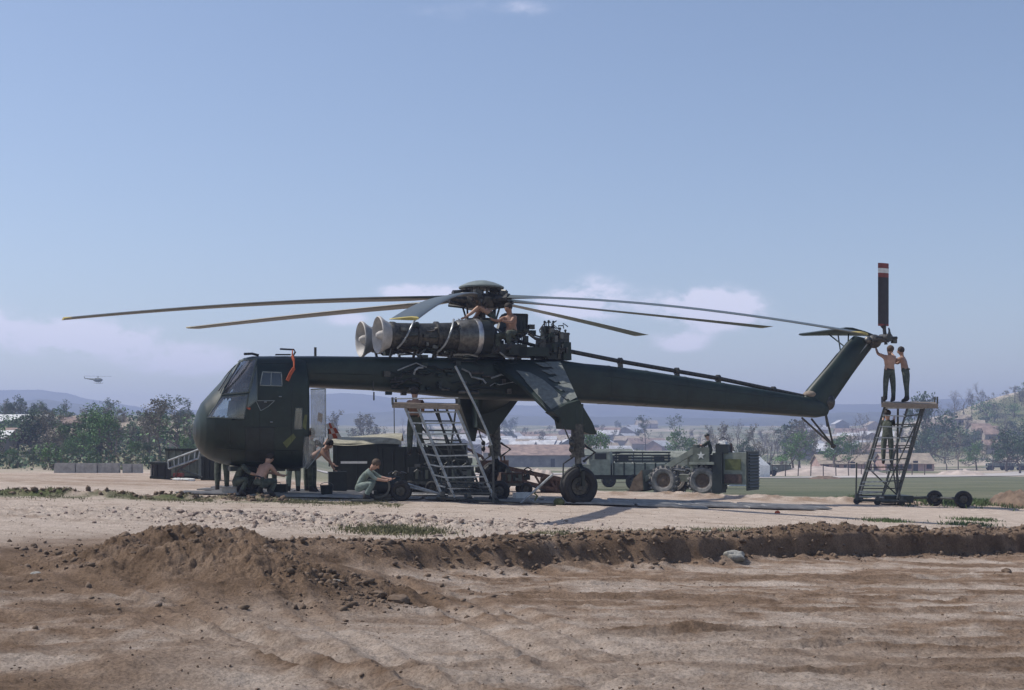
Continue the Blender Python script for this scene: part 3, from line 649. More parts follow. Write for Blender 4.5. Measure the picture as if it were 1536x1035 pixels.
# ---------------------------------------------------------------- the crane helicopter
YAW = R(203); HO = V(-.86, 36.8, 0)
heli = thing('crane_helicopter', 'huge dark olive crane helicopter with six blade rotor and long thin tail boom', 'helicopter', HO, YAW)
HM = Matrix.Translation(HO) @ Matrix.Rotation(YAW, 4, 'Z'); HI = HM.inverted()
def L3(p): return HI @ Vector(p)
CL = HI @ V(0, 0, EYE)
def ray(u, v): return (HI.to_3x3() @ V((u-CX)/F, 1, -(v-VH)/F))
def H(u, v, y=0.):                      # point of the plane at lateral offset y (port positive) of the aircraft
    d = ray(u, v); t = (y-CL.y)/d.y; return CL+d*t
def HZ(p): w = HM @ Vector(p); return GZ(w.x, w.y)      # ground height under a point of the aircraft
def part(mb, name, m, parent=heli, **k): return mb.build(name, m, parent, **k)
def sect(x, zb, zt, w, n=2.6, m=40, y0=0.):
    P = []
    for k in range(m):
        t = 2*PI*k/m; c, s = math.cos(t), math.sin(t)
        P.append(V(x, y0+w*math.copysign(abs(c)**(2/n), c), (zb+zt)/2+(zt-zb)/2*math.copysign(abs(s)**(2/n), s)))
    return P
# cockpit cabin
CAB = [(290, 652, 640, .02, 2), (291.5, 633, 659, .26, 2), (296, 618, 671, .46, 2.1), (303, 604, 681, .64, 2.2), (314, 592, 689, .80, 2.3), (330, 575, 695, .92, 2.5), (344, 560, 698, .98, 2.7), (356, 547, 700, 1.02, 3.0),
       (366, 537, 701, 1.05, 3.2), (376, 535, 702, 1.06, 3.3), (400, 535, 703, 1.07, 3.6), (425, 535, 704, 1.07, 3.8), (440, 536, 704, 1.06, 3.8), (447, 537, 703, 1.04, 3.8), (450, 540, 700, .99, 3.6)]
def cab_sections():
    S = []
    for (u, vt, vb, w, n) in CAB:
        a = H(u, vt); b = H(u, vb); S.append((a.x, min(a.z, b.z), max(a.z, b.z), w, n))
    # resample smoothly
    xs = [s[0] for s in S]; out = []
    tt = np.linspace(0, len(S)-1, 100)
    for t in tt: out.append([float(np.interp(t, range(len(S)), [s[k] for s in S])) for k in range(5)])
    return out
cs_ = cab_sections(); mb = MB(); mb.loft([sect(*s, m=84) for s in cs_], True)
cab_bvh = BVHTree.FromPolygons([V(*p) for p in mb.v], [f for f in mb.f])
def proj(p): w = HM @ Vector(p); return (CX+F*w.x/w.y, VH-F*(w.z-EYE)/w.y)
def inside(q, poly):
    c = False; n = len(poly)
    for i in range(n):
        (x1, y1), (x2, y2) = poly[i], poly[i-1]
        if (y1 > q[1]) != (y2 > q[1]) and q[0] < (x2-x1)*(q[1]-y1)/(y2-y1)+x1: c = not c
    return c
OPEN = [[(361, 542.5), (384, 540.5), (372.5, 587), (335, 590.5)], [(333.5, 597.5), (370.5, 593.5), (364.5, 626.5), (313, 624.5)], [(395, 559), (421, 560), (422, 578), (391, 577)]]
def cut_openings(mb):      # the cabin skin is open behind its windows
    keep = []
    for f in mb.f:
        c = sum((V(*mb.v[i]) for i in f), V(0, 0, 0))/len(f); q = proj(V(c.x, abs(c.y), c.z))
        if len(f) == 4 and abs(c.y) > .12 and any(inside(q, o) for o in OPEN): continue
        keep.append(f)
    mb.f = keep; mb.m = [0]*len(keep)
cut_openings(mb); cabin = part(mb, 'cockpit_body', olive, ang=.9)
for s in (-1, 1):          # crew seats and instrument hood seen through the glass
    q = MB(); c = H(398, 640, .45*s); q.box(c, (.5, .5, .12)); q.box(c+V(-.28, 0, .45), (.14, .48, .95)); q.box(c+V(-.3, 0, 1.02), (.12, .26, .2)); part(q, 'crew_seat', olive_d)
q = MB(); c = H(357, 612, 0); q.box(c, (.35, 1.2, .4), taper=.8); part(q, 'instrument_hood', olive_d)
q = MB(); c = H(395, 668, 0); q.box(c, (2.2, 1.5, .08)); q.box(H(428, 610, 0), (.06, 1.8, 2.2)); part(q, 'cabin_floor', olive_d)
def onskin(poly, off=.008, bvh=cab_bvh, n=7, thick=.0, side=1):
    """a four sided sheet lying on the aircraft skin, corners given on the photograph; returns grid points"""
    a, b, c, d = [Vector((p[0], p[1], 0)) for p in poly]; pts = []
    for i in range(n+1):
        for j in range(n+1):
            p = (a.lerp(b, j/n)).lerp(d.lerp(c, j/n), i/n); dr = ray(p.x, p.y); hit = bvh.ray_cast(CL, dr.normalized())
            if hit[0] is None:
                q = H(p.x, p.y, 1.0); pts.append(q); continue
            nn = hit[1]; nn = nn if nn.dot(dr) < 0 else -nn
            pts.append(hit[0]+nn*off)
    if side < 0: pts = [V(p.x, -p.y, p.z) for p in pts]
    return pts, [(i*(n+1)+j, i*(n+1)+j+1, (i+1)*(n+1)+j+1, (i+1)*(n+1)+j) for i in range(n) for j in range(n)]
def pane(name, poly, m, off=.008, frame=None, fr=.014, bvh=cab_bvh, n=7, par=None):
    out = []
    for side in (1, -1):
        p, f = onskin(poly, off, bvh, n, side=side); mb = MB(); mb.add(p, f); o = part(mb, name, m, par or heli); out.append(o)
        if frame:
            N_ = n+1; rim = [p[j] for j in range(N_)]+[p[i*N_+n] for i in range(1, N_)]+[p[n*N_+j] for j in range(n-1, -1, -1)]+[p[i*N_] for i in range(n-1, 0, -1)]
            mb = MB(); mb.tube(rim+[rim[0]], fr, 5); part(mb, 'window_frame', frame, o)
    return out
frame_m = mat('window_frame_paint', (.09, .11, .10), .5, var=.2)
frame_l = mat('light_frame_paint', (.22, .25, .24), .5, var=.2)
pane('windshield_pane', [(360, 541), (385, 539), (373, 588), (333, 592)], glass_l, .006, frame_m, .022)
pane('windshield_pane', [(374, 590), (385, 548), (386, 600), (370, 613)], glass, .007, frame_m, .012)
pane('chin_window', [(332, 596), (372, 592), (366, 628), (311, 626)], glass_l, .007, frame_m, .014)
for w in pane('side_window', [(394, 558), (422, 559), (423, 579), (390, 578)], glass, .007, frame_l, .014): pass
for s in (1, -1):
    p, f = onskin([(407, 558), (408, 558), (408, 579), (406, 579)], .02, n=3, side=s); mb = MB(); mb.tube([p[0], p[-4]], .012, 5); part(mb, 'window_bar', frame_l)
pane('lower_side_window', [(384, 601), (412, 601), (402, 610), (391, 616)], olive_d, .006, frame_l, .009)
pane('small_window', [(443, 612), (453, 612), (453, 644), (441, 644)], glass_l, .007, frame_m, .010)
pane('door_panel', [(367, 641), (411, 641), (411, 692), (370, 692)], olive_d, .006, olive_d, .008)
pane('cockpit_door', [(389, 545), (437, 545), (437, 640), (389, 640)], olive, .003, olive_d, .007)
for q, nm in (([(424, 664), (440, 650), (444, 656), (430, 672)], 'faded_marking'), ([(453, 640), (457, 622), (461, 622), (459, 645)], 'faded_marking')):
    p, f = onskin(q, .006, n=3); mb = MB(); mb.add(p, f); part(mb, nm, yellow_d)
for (u, v) in ((407, 634), (420, 596), (398, 604)):
    p, f = onskin([(u-2, v-1), (u+2, v-1), (u+2, v+1), (u-2, v+1)], .02, n=1); mb = MB(); mb.tube([p[0], p[1]], .014, 5); part(mb, 'door_handle', rail_m)
p, f = onskin([(369, 609), (376, 612), (375, 615), (368, 612)], .01, n=2); mb = MB(); mb.add(p, f); part(mb, 'orange_marking', orange_m)
# wipers and roof fittings
for (a, b) in (((338, 584), (362, 547)), ((330, 588), (350, 556))):
    p, f = onskin([a, b, b, a], .05, n=1); mb = MB(); mb.tube([p[0], p[1]], .016, 5); part(mb, 'wiper', dsteel)
def hbeam(name, pts, r_, m, y=0., n=6, par=heli):
    mb = MB(); mb.tube([H(u, v, yy) if len(q) == 3 else H(u, v, y) for q in pts for (u, v, yy) in [(q[0], q[1], q[2] if len(q) == 3 else y)]], r_, n); return part(mb, name, m, par)
hbeam('roof_sensor', [(366, 531), (378, 530.5), (388, 533)], .035, dsteel, .3)
hbeam('pitot_tube', [(413, 532), (436, 532)], .022, dsteel, .5); hbeam('pitot_tube', [(420, 523.5), (441, 524.5), (443, 528), (439, 536)], .026, dsteel, .1)
hbeam('antenna', [(473, 536), (473, 521)], .035, dsteel, 0)
mb = MB(); P = [H(439, 527, .85), H(438, 533, 1.02), H(441, 541, 1.10), H(441, 552, 1.12), H(436, 560, 1.14), H(431, 571, 1.15)]
for a, b in zip(P, P[1:]): mb.beam(a, b, .02, .085)
st = part(mb, 'warning_streamer', orange_m); st['label'] = 'long red warning streamer hanging from the roof tube'
# landing light cluster and belly pieces under the cabin
for k in range(5):
    mb = MB(); c = H(352+k*22, 703, .3); mb.box(c, (.28, .3, .12)); part(mb, 'belly_fairing', olive_d)

# keel beam and tail boom
BM = [(432, 535, 582, .80, 3.6), (470, 535, 581, .74, 4), (560, 536, 585, .68, 4.5), (640, 537, 592, .66, 5), (700, 538, 598, .66, 5), (780, 540, 601, .66, 5), (840, 542, 602.5, .62, 5), (870, 546, 604, .60, 4.5),
      (900, 548.5, 605.5, .57, 4.5), (960, 556, 609, .52, 4.5), (1040, 568.5, 614, .46, 4.5), (1120, 581, 619, .40, 4.2), (1190, 593, 624, .35, 4), (1222, 598, 626.5, .31, 3.4), (1236, 602, 624, .24, 3), (1241, 607, 618, .12, 2.4)]
def bsec(s):
    a = H(s[0], s[1]); b = H(s[0], s[2]); return sect(a.x, b.z, a.z, s[3], s[4], 28)
mb = MB(); mb.loft([bsec(s) for s in BM[:8]], True); beam_o = part(mb, 'fuselage_beam', olive)
beam_bvh = BVHTree.FromPolygons([V(*p) for p in mb.v], [f for f in mb.f])
mb = MB(); mb.loft([bsec(s) for s in BM[7:]], True); boom_o = part(mb, 'tail_boom', olive)
boom_bvh = BVHTree.FromPolygons([V(*p) for p in mb.v], [f for f in mb.f])
def seam(pts, bvh, name='skin_joint', r_=.008, m=olive_d):
    q = []
    for (u, v) in pts:
        dr = ray(u, v); h = bvh.ray_cast(CL, dr.normalized())
        if h[0] is None: continue
        q.append(h[0])
    if len(q) > 1: mb = MB(); mb.tube(q, r_, 4); part(mb, name, m)
for u in (905, 962, 1020, 1078, 1136, 1192):      # frames of the boom, raised strips
    t = float(np.interp(u, [s[0] for s in BM], range(len(BM)))); i = int(t); s = [BM[i][k]*(1-t+i)+BM[i+1][k]*(t-i) for k in range(5)]
    s2 = [s[0], s[1], s[2], s[3], s[4]]; mb = MB(); r1 = bsec(s2); c = sum(r1, V(0, 0, 0))/len(r1)
    ring = [c+(p-c)*1.012 for p in r1]; mb.loft([[p+V(.035, 0, 0) for p in ring], [p-V(.035, 0, 0) for p in ring]], True); part(mb, 'boom_frame', olive)
for (a, b) in (((880, 590), (1225, 618)), ((880, 560), (1215, 603))):
    seam([(a[0]+(b[0]-a[0])*k/12, a[1]+(b[1]-a[1])*k/12) for k in range(13)], boom_bvh)
for (a, b) in (((472, 560), (560, 562)),):
    seam([(a[0]+(b[0]-a[0])*k/6, a[1]+(b[1]-a[1])*k/6) for k in range(7)], beam_bvh)
for u in (500, 530, 560, 590): seam([(u, 541), (u, 560), (u, 584)], beam_bvh, r_=.006)
# fittings along the keel beam side: pipes, boxes, valves
rg = random.Random(3)
def sidep(u, v, off=.06):
    h = beam_bvh.ray_cast(CL, ray(u, v).normalized()); p = h[0] if h[0] is not None else H(u, v, .66); return p+V(0, off, 0)
side_m = [dsteel, dsteel, olive, olive, olive_d, steel]
for k in range(34):
    u = rg.uniform(575, 770); v = rg.uniform(543, 592); mb = MB(); w = rg.uniform(.06, .26)
    if rg.random() < .5: mb.box(sidep(u, v, .04), (w, .12, rg.uniform(.06, .2))); part(mb, 'equipment_box', rg.choice(side_m))
    else: c = sidep(u, v, .07); mb.tube([c-V(w*.7, 0, 0), c+V(w*.7, 0, 0)], rg.uniform(.03, .06), 8); part(mb, 'actuator', rg.choice(side_m))
for k in range(18):
    u = rg.uniform(575, 740); v = rg.uniform(545, 585); P = [sidep(u, v, .09)]
    for q in range(4): u += rg.uniform(4, 16); v += rg.uniform(-7, 7); P.append(sidep(min(u, 775), max(542, min(594, v)), rg.uniform(.06, .16)))
    mb = MB(); mb.tube(P, rg.choice([.012, .018, .025]), 5); part(mb, 'hydraulic_line', rg.choice([rail_m, dsteel, dsteel, olive_d]))
P = [sidep(618, 562, .16), sidep(619, 556, .2), sidep(624, 552, .2), sidep(631, 552, .2)]; mb = MB(); mb.tube(P, .03, 6); part(mb, 'hose', rail_m)
for (u, v, l) in ((559, 572, .25), (560, 588, .22), (592, 565, .15)):
    mb = MB(); c = sidep(u, v, .05); mb.tube([c, c-V(0, 0, l)], .02, 5); part(mb, 'drain_pipe', dsteel)

# tail pylon
def fin_ring(c, half, th, ax, m=18):     # elongated rounded section: c centre, ax chord direction
    P = []
    for k in range(m):
        t = 2*PI*k/m; P.append(c+ax*half*math.cos(t)+V(0, 1, 0)*th*math.copysign(abs(math.sin(t))**.8, math.sin(t)))
    return P
mb = MB(); rings = []
for t, (f, b) in zip((0, .12, .5, .88, 1), (((1203, 596), (1238, 622)), ((1212, 583), (1250, 601)), ((1243, 547), (1277, 562)), ((1271, 513), (1305, 524)), ((1281, 504), (1309, 514)))):
    A = H(*f); B = H(*b); rings.append(fin_ring((A+B)/2, (A-B).length/2, .27-.09*t, (A-B).normalized()))
mb.loft(rings, True); pyl = part(mb, 'tail_pylon', olive)
hbeam('pylon_drive_cover', [(1247, 597, .1), (1278, 556, .1), (1305, 521, .1)], .06, dsteel); hbeam('pylon_drive_shaft', [(1240, 594, .16), (1272, 552, .16), (1300, 516, .16)], .035, rail_m)
mb = MB(); mb.ell(H(1243, 603, .12), (.20, .2, .26), 14, 10); part(mb, 'intermediate_gearbox', dsteel)
mb = MB(); mb.ell(H(1215, 592, .05), (.22, .2, .13), 12, 8); part(mb, 'pylon_hinge_fairing', wood)
hbeam('pylon_cable', [(1213, 583, .0), (1256, 530, 0)], .010, dsteel)
mb = MB(); mb.ell(H(1311, 512, .1), (.24, .22, .22), 14, 10); mb.tube([H(1311, 511, .1), H(1330, 507, .75)], [.15, .09], 12); tg = part(mb, 'tail_rotor_gearbox', dsteel)
mb = MB(); mb.ell(H(1302, 510, .2), (.13, .12, .12), 10, 8); part(mb, 'gearbox_cap', steel, tg)
# horizontal stabilizer on the starboard side, with its struts
mb = MB()
R0 = [H(1266, 493.5, -.05), H(1318, 504, -.05)]; y2 = -3.6; tipc = H(1207, 502, y2)
rings = []
for t in np.linspace(0, 1, 7):
    y = -.05+(y2+.05)*t; le = R0[0].x+(tipc.x+.25-R0[0].x)*t; te = R0[1].x+(tipc.x-.42-R0[1].x)*t; zc = (R0[0].z+R0[1].z)/2+((tipc.z)-(R0[0].z+R0[1].z)/2)*t; ch = le-te; tl = .055*ch+.02
    pr = [(0, 0), (.05, .6), (.25, 1), (.6, .75), (1, 0), (.6, -.6), (.25, -.8), (.05, -.5)]
    zs = .10*(1-t)
    rings.append([V(le-c*ch, y, zc+h*tl+zs*(1-2*c)) for c, h in pr])
mb.loft(rings, True); stab = part(mb, 'horizontal_stabilizer', olive)
def mid(t, f):
    r_ = rings[int(t*6)]; return r_[0].lerp(r_[4], f)
for (t, f, u, v) in ((.5, .25, 1272, 524), (.5, .7, 1262, 536), (.33, .4, 1272, 520)):
    mb = MB(); mb.tube([mid(t, f), H(u, v, -.1)], .022, 6); part(mb, 'stabilizer_strut', olive)
# tail rotor: only one blade is fitted
hub = H(1328, 507, .8)
mb = MB(); mb.tube([hub-V(0, .22, 0), hub+V(0, .2, 0)], .13, 12); mb.tube([hub, H(1326, 490, .8)], .055, 8); mb.tube([hub, H(1345, 507, .8)], .05, 8); mb.tube([hub, H(1312, 506, .8)], .05, 8); mb.tube([hub, H(1329, 517, .8)], .05, 8)
mb.tube([hub+V(0, .15, 0), H(1334, 494, .95)], .03, 6); mb.box(H(1341, 512, .9), (.16, .1, .12)); thub = part(mb, 'tail_rotor_hub', dsteel)
hbeam('pitch_link', [(1333, 492, .9), (1337, 506, 1.)], .025, steel); hbeam('pitch_link', [(1318, 507, .95), (1333, 513, 1.)], .025, dsteel)
def tblade(v0, v1, m, nm='tail_rotor_blade', parent=heli, g=0.):
    rr = []
    for v in (v0, v1):
        c = H(1325, v, .8); rr.append([V(c.x+dx*.205, c.y+dy, c.z) for dx, dy in ((1, 0), (.8, .028+g), (.3, .036+g), (-.5, .022+g), (-1, 0.), (-.5, -.022-g), (.3, -.036-g), (.8, -.028-g))])
    mb = MB(); mb.loft(rr, True); return part(mb, nm, m, parent)
tb = tblade(487, 395, mat('blade_dark', (.030, .022, .022), .5, var=.2), g=0)
tblade(402.3, 394.8, red_m, 'red_tip_band', tb, .003); tblade(409.5, 402.5, white_m, 'white_tip_band', tb, .003); tblade(416, 409.7, red_m, 'red_tip_band', tb, .003); tblade(489, 486, red_m, 'red_root_band', tb, .003)
hbeam('blade_root_fitting', [(1325, 488, .8), (1327, 493, .8)], [.1, .05], dsteel)
# tail skid
sk = H(1250, 669, 0)
for (u, v, y) in ((1203, 627, .15), (1217, 628, -.15), (1238, 618, 0)):
    mb = MB(); mb.tube([H(u, v, y), sk], .032, 7); part(mb, 'tail_skid_strut', dsteel)
mb = MB(); mb.ell(sk, (.1, .06, .07), 10, 6); part(mb, 'tail_skid_shoe', dsteel)
hbeam('tail_drain', [(1238, 620, 0), (1241, 640, 0)], .03, dsteel)
# drive shaft on top of the boom
hbeam('tail_drive_shaft', [(855, 527, 0), (930, 542, 0), (1080, 568, 0), (1213, 596, 0)], .062, dsteel, n=10)
for u in (930, 1015, 1077, 1160):
    v = np.interp(u, [855, 930, 1080, 1213], [527, 542, 568, 596]); vt = np.interp(u, [s[0] for s in BM], [s[1] for s in BM])
    mb = MB(); c = H(u, float(v)); mb.tube([c+V(.05, 0, 0), c-V(.05, 0, 0)], .11, 10); mb.beam(c, H(u+1, float(vt)+2), .09, .16); part(mb, 'shaft_bearing', dsteel)

# engines
for y, du in ((.78, 0), (-.78, 0)):
    c0 = H(567, 502.5, .78); c1 = H(735, 505.5, .78); c0 = V(c0.x, y, c0.z); c1 = V(c1.x, y, c1.z); ax = (c1-c0).normalized(); Ln = (c1-c0).length
    mb = MB(); mb.lathe(c0, ax, [(0, .45), (-.02, .475), (.0, .495), (.05, .49), (.16, .40), (.3, .33)], 30); it = part(mb, 'air_intake', grey_in)
    mb = MB(); mb.lathe(c0, ax, [(.0, .45), (.1, .37), (.22, .31), (.42, .27), (.6, .26)], 30); part(mb, 'intake_throat', grey_in, it)
    mb = MB(); mb.lathe(c0, ax, [(-.06, .0), (-.05, .05), (.02, .10), (.15, .135), (.45, .14)], 16); part(mb, 'intake_spinner', grey_in, it)
    for k in range(5):
        t = 2*PI*k/5+.3; mb = MB(); mb.beam(c0+ax*.33+V(0, math.cos(t)*.1, math.sin(t)*.1), c0+ax*.36+V(0, math.cos(t)*.29, math.sin(t)*.29), .02, .06); part(mb, 'intake_vane', grey_in, it)
    mb = MB(); mb.lathe(c0, ax, [(.28, .33), (.34, .36), (.42, .36), (.5, .33), (1.0, .33), (1.02, .37), (1.08, .37), (1.1, .33), (1.55, .34), (1.57, .39), (1.64, .39), (1.66, .35), (2.15, .37), (2.2, .42)], 28); part(mb, 'engine_casing', dsteel)
    mb = MB(); mb.lathe(c0, ax, [(2.14, .40), (2.2, .44), (2.62, .46), (2.66, .47)], 28); part(mb, 'exhaust_duct', steel)
    mb = MB(); mb.lathe(c0, ax, [(2.66, .475), (2.68, .485), (2.78, .485), (2.8, .475)], 28); part(mb, 'clamp_band', alu)
    mb = MB(); mb.lathe(c0, ax, [(2.8, .46), (3.1, .46), (3.16, .38), (3.17, .01)], 28); part(mb, 'exhaust_housing', olive_d)
    for k in range(34):
        t = rg.uniform(.35, 2.2); a = rg.uniform(-PI, .5*PI)-.2; n_ = V(0, math.cos(a), math.sin(a)); c = c0+ax*t+n_*.37; mb = MB(); l = rg.uniform(.04, .15)
        if rg.random() < .5: mb.box(c, (l*1.5, .09, .09)); nm = 'accessory'
        else: mb.tube([c-ax*l*1.4, c, c+ax*l+n_*.05], .02+.015*rg.random(), 6); nm = 'fuel_line'
        part(mb, nm, rg.choice([dsteel, dsteel, steel, olive_d, olive]))
    def arc(t0, t1, a0, a1, r_=.42, n=9): return [c0+ax*(t0+(t1-t0)*k/n)+V(0, math.cos(a0+(a1-a0)*k/n), math.sin(a0+(a1-a0)*k/n))*r_ for k in range(n+1)]
    mb = MB(); mb.tube(arc(1.02, .45, 1.5, -1.0), .026, 6); part(mb, 'bleed_pipe', rail_m)
    mb = MB(); mb.tube(arc(2.08, 1.6, 1.4, -1.3, .45), .028, 6); part(mb, 'bleed_pipe', rail_m)
    for t in (.4, 1.05, 1.6, 2.1, 2.9):      # mounts on the beam
        b = c0+ax*t; mb = MB(); mb.beam(b-V(0, 0, .3), V(b.x, y*.6, H(0, 0, 0).z if False else b.z-.66), .05, .07); part(mb, 'engine_mount', dsteel)
# deck of pipes between engines and the beam
for k in range(20):
    u = rg.uniform(575, 800); p = H(u, rg.uniform(524, 536), rg.uniform(-.5, .7)); mb = MB()
    if k % 2: mb.box(p, (rg.uniform(.1, .3), .2, rg.uniform(.06, .16))); part(mb, 'accessory', rg.choice([dsteel, olive_d]))
    else: mb.tube([p, p+V(-.4, .05, .03), p+V(-.7, 0, -.03)], .03, 6); part(mb, 'fuel_line', rg.choice([dsteel, rail_m]))
# main gearbox, mast, swash plate
def HB(u, v, y, d, m, nm, taper=1., par=heli):
    mb = MB(); mb.box(H(u, v, y), d, taper=taper); return part(mb, nm, m, par)
mc = H(722, 452, 0)
mb = MB(); zb = H(740, 538, 0).z; mb.lathe((mc.x, 0, zb), (0, 0, 1), [(0, .62), (.25, .62), (.5, .52), (.8, .42), (1.0, .26), (1.05, .25)], 24); part(mb, 'main_gearbox', olive_d)
mb = MB(); mb.tube([V(mc.x, 0, zb+.6), mc], .12, 14); part(mb, 'rotor_mast', dsteel)
mb = MB(); sz = H(722, 482, 0).z; mb.lathe((mc.x, 0, sz), (0, 0, 1), [(-.06, .2), (-.06, .46), (0, .5), (.06, .46), (.06, .2)], 24); part(mb, 'swash_plate', dsteel)
for k in range(6):
    a = k*PI/3+.2; mb = MB(); mb.tube([V(mc.x+.44*math.cos(a), .44*math.sin(a), sz), V(mc.x+.55*math.cos(a+.2), .55*math.sin(a+.2), mc.z-.1)], .028, 6); part(mb, 'pitch_link', dsteel)
HB(760, 526, .2, (.8, 1.0, .3), olive_d, 'gearbox_deck'); HB(742, 517, .55, (.3, .3, .5), dsteel, 'oil_cooler', .7); HB(790, 529, .2, (.9, 1.0, .25), olive, 'deck_fairing')
for k in range(60):
    p = H(rg.uniform(725, 800), rg.uniform(488, 532), rg.uniform(-.3, .8)); mb = MB()
    if k % 3: mb.box(p, (rg.uniform(.05, .18), .12, rg.uniform(.05, .2))); part(mb, 'accessory', rg.choice([dsteel, olive_d, olive]))
    else: mb.tube([p, p+V(-.2, .05, -.15), p+V(-.45, 0, -.2)], .025, 6); part(mb, 'fuel_line', rg.choice([dsteel, rail_m]))
# opened cowling behind the rotor: a tilted framed panel with a hanging net of wires
mb = MB(); q = [H(753, 476, -.3), H(757, 471, -.3), H(791, 472, -.5), H(790, 500, -.5), H(772, 511, -.3), H(748, 494, -.2)]; mb.prism(q, V(.05, -.08, 0)); cw = part(mb, 'open_cowling', olive_d, smooth=False)
for a, b in zip(q, q[1:]+q[:1]): mb = MB(); mb.tube([a, b], .03, 6); part(mb, 'cowling_rim', dsteel, cw)
for k in range(6): mb = MB(); u = 770+k*3.6; mb.tube([H(u, 498, -.3), H(u+rg.uniform(-2, 3), 508, -.25), H(u+rg.uniform(-3, 6), 522, -.1)], .014, 5); part(mb, 'loose_wire', dsteel)
for k in range(5): mb = MB(); a = H(760+k*6, 474, -.36); b = H(762+k*5.4, 503, -.36); mb.tube([a+V(0, .06, 0), b+V(0, .06, 0)], .02, 5); part(mb, 'cowling_rib', olive, cw)
# gearbox and accessory tower behind the work deck
for (u, v, y, d, m, nm) in ((829, 527, .1, (.78, .7, .5), olive_d, 'accessory_housing'), (821, 503, .0, (.30, .35, .5), olive_d, 'oil_tank'), (843, 509, .1, (.26, .4, .36), dsteel, 'cooler'), (811, 520, .35, (.2, .3, .4), dsteel, 'generator'), (848, 527, .4, (.25, .3, .5), olive, 'valve_block')):
    HB(u, v, y, d, m, nm, .9)
for k in range(80):
    u = rg.gauss(829, 12); v = rg.uniform(490, 538); p = H(u, v, rg.uniform(.1, .62)); mb = MB()
    if k % 2: mb.box(p, (rg.uniform(.05, .16), .1, rg.uniform(.05, .2))); part(mb, 'accessory', rg.choice([dsteel, olive, olive_d, steel]))
    else: mb.tube([p, p+V(.03, .02, rg.uniform(.05, .25)), p+V(-.12, .02, rg.uniform(.05, .3))], .018, 5); part(mb, 'hydraulic_line', rg.choice([dsteel, olive]))
for (u, v) in ((817, 483), (823, 482), (830, 483), (840, 493), (848, 496), (853, 501)):
    mb = MB(); mb.tube([H(u, v+14, 0), H(u, v, 0)], .02, 5); mb.ell(H(u, v, 0), (.04, .04, .04), 8, 5); part(mb, 'filler_pipe', dsteel)
hbeam('control_rod', [(775, 511, .3), (808, 520, .3)], .05, dsteel); hbeam('control_rod', [(770, 517, .3), (808, 526, .3)], .03, dsteel)

# rotor head
mb = MB(); dz = H(722, 432, 0); mb.lathe(dz, (0, 0, 1), [(-.02, .02), (-.02, .62), (.02, .63), (.07, .55), (.14, .38), (.19, .2), (.21, .01)], 36); part(mb, 'rotor_head_dome', walk if False else mat('dome_grey_green', (.16, .19, .18), .5, var=.15))
mb = MB(); mb.lathe(mc, (0, 0, 1), [(-.22, .1), (-.22, .42), (-.1, .5), (.08, .5), (.18, .4), (.2, .1)], 24); hubo = part(mb, 'rotor_hub', dsteel)
for k in range(12):
    a = k*PI/6; mb = MB(); r1 = .42 if k % 2 else .34; mb.tube([V(mc.x+r1*math.cos(a), r1*math.sin(a), mc.z+.15), V(mc.x+r1*math.cos(a), r1*math.sin(a), dz.z)], .022+.012*(k % 2), 6); part(mb, 'dome_post', dsteel)
blade_m = mat('blade_paint', (.060, .072, .066), .38, var=.15, scale=2, spec=.6)
blade_l = mat('blade_edge', (.17, .165, .15), .5, var=.15)
BL = [(204, 94, 478.5, .33), (149, 283, 492, .33), (264, 612, 479, .36), (324, 1296, 501, .33), (35, 1139, 491, .34), (61.5, 958, 503, .36)]
PR = [(0, 0), (.02, .35), (.08, .75), (.25, 1), (.55, .7), (1, .05), (.55, -.35), (.25, -.55), (.08, -.5), (.02, -.3)]
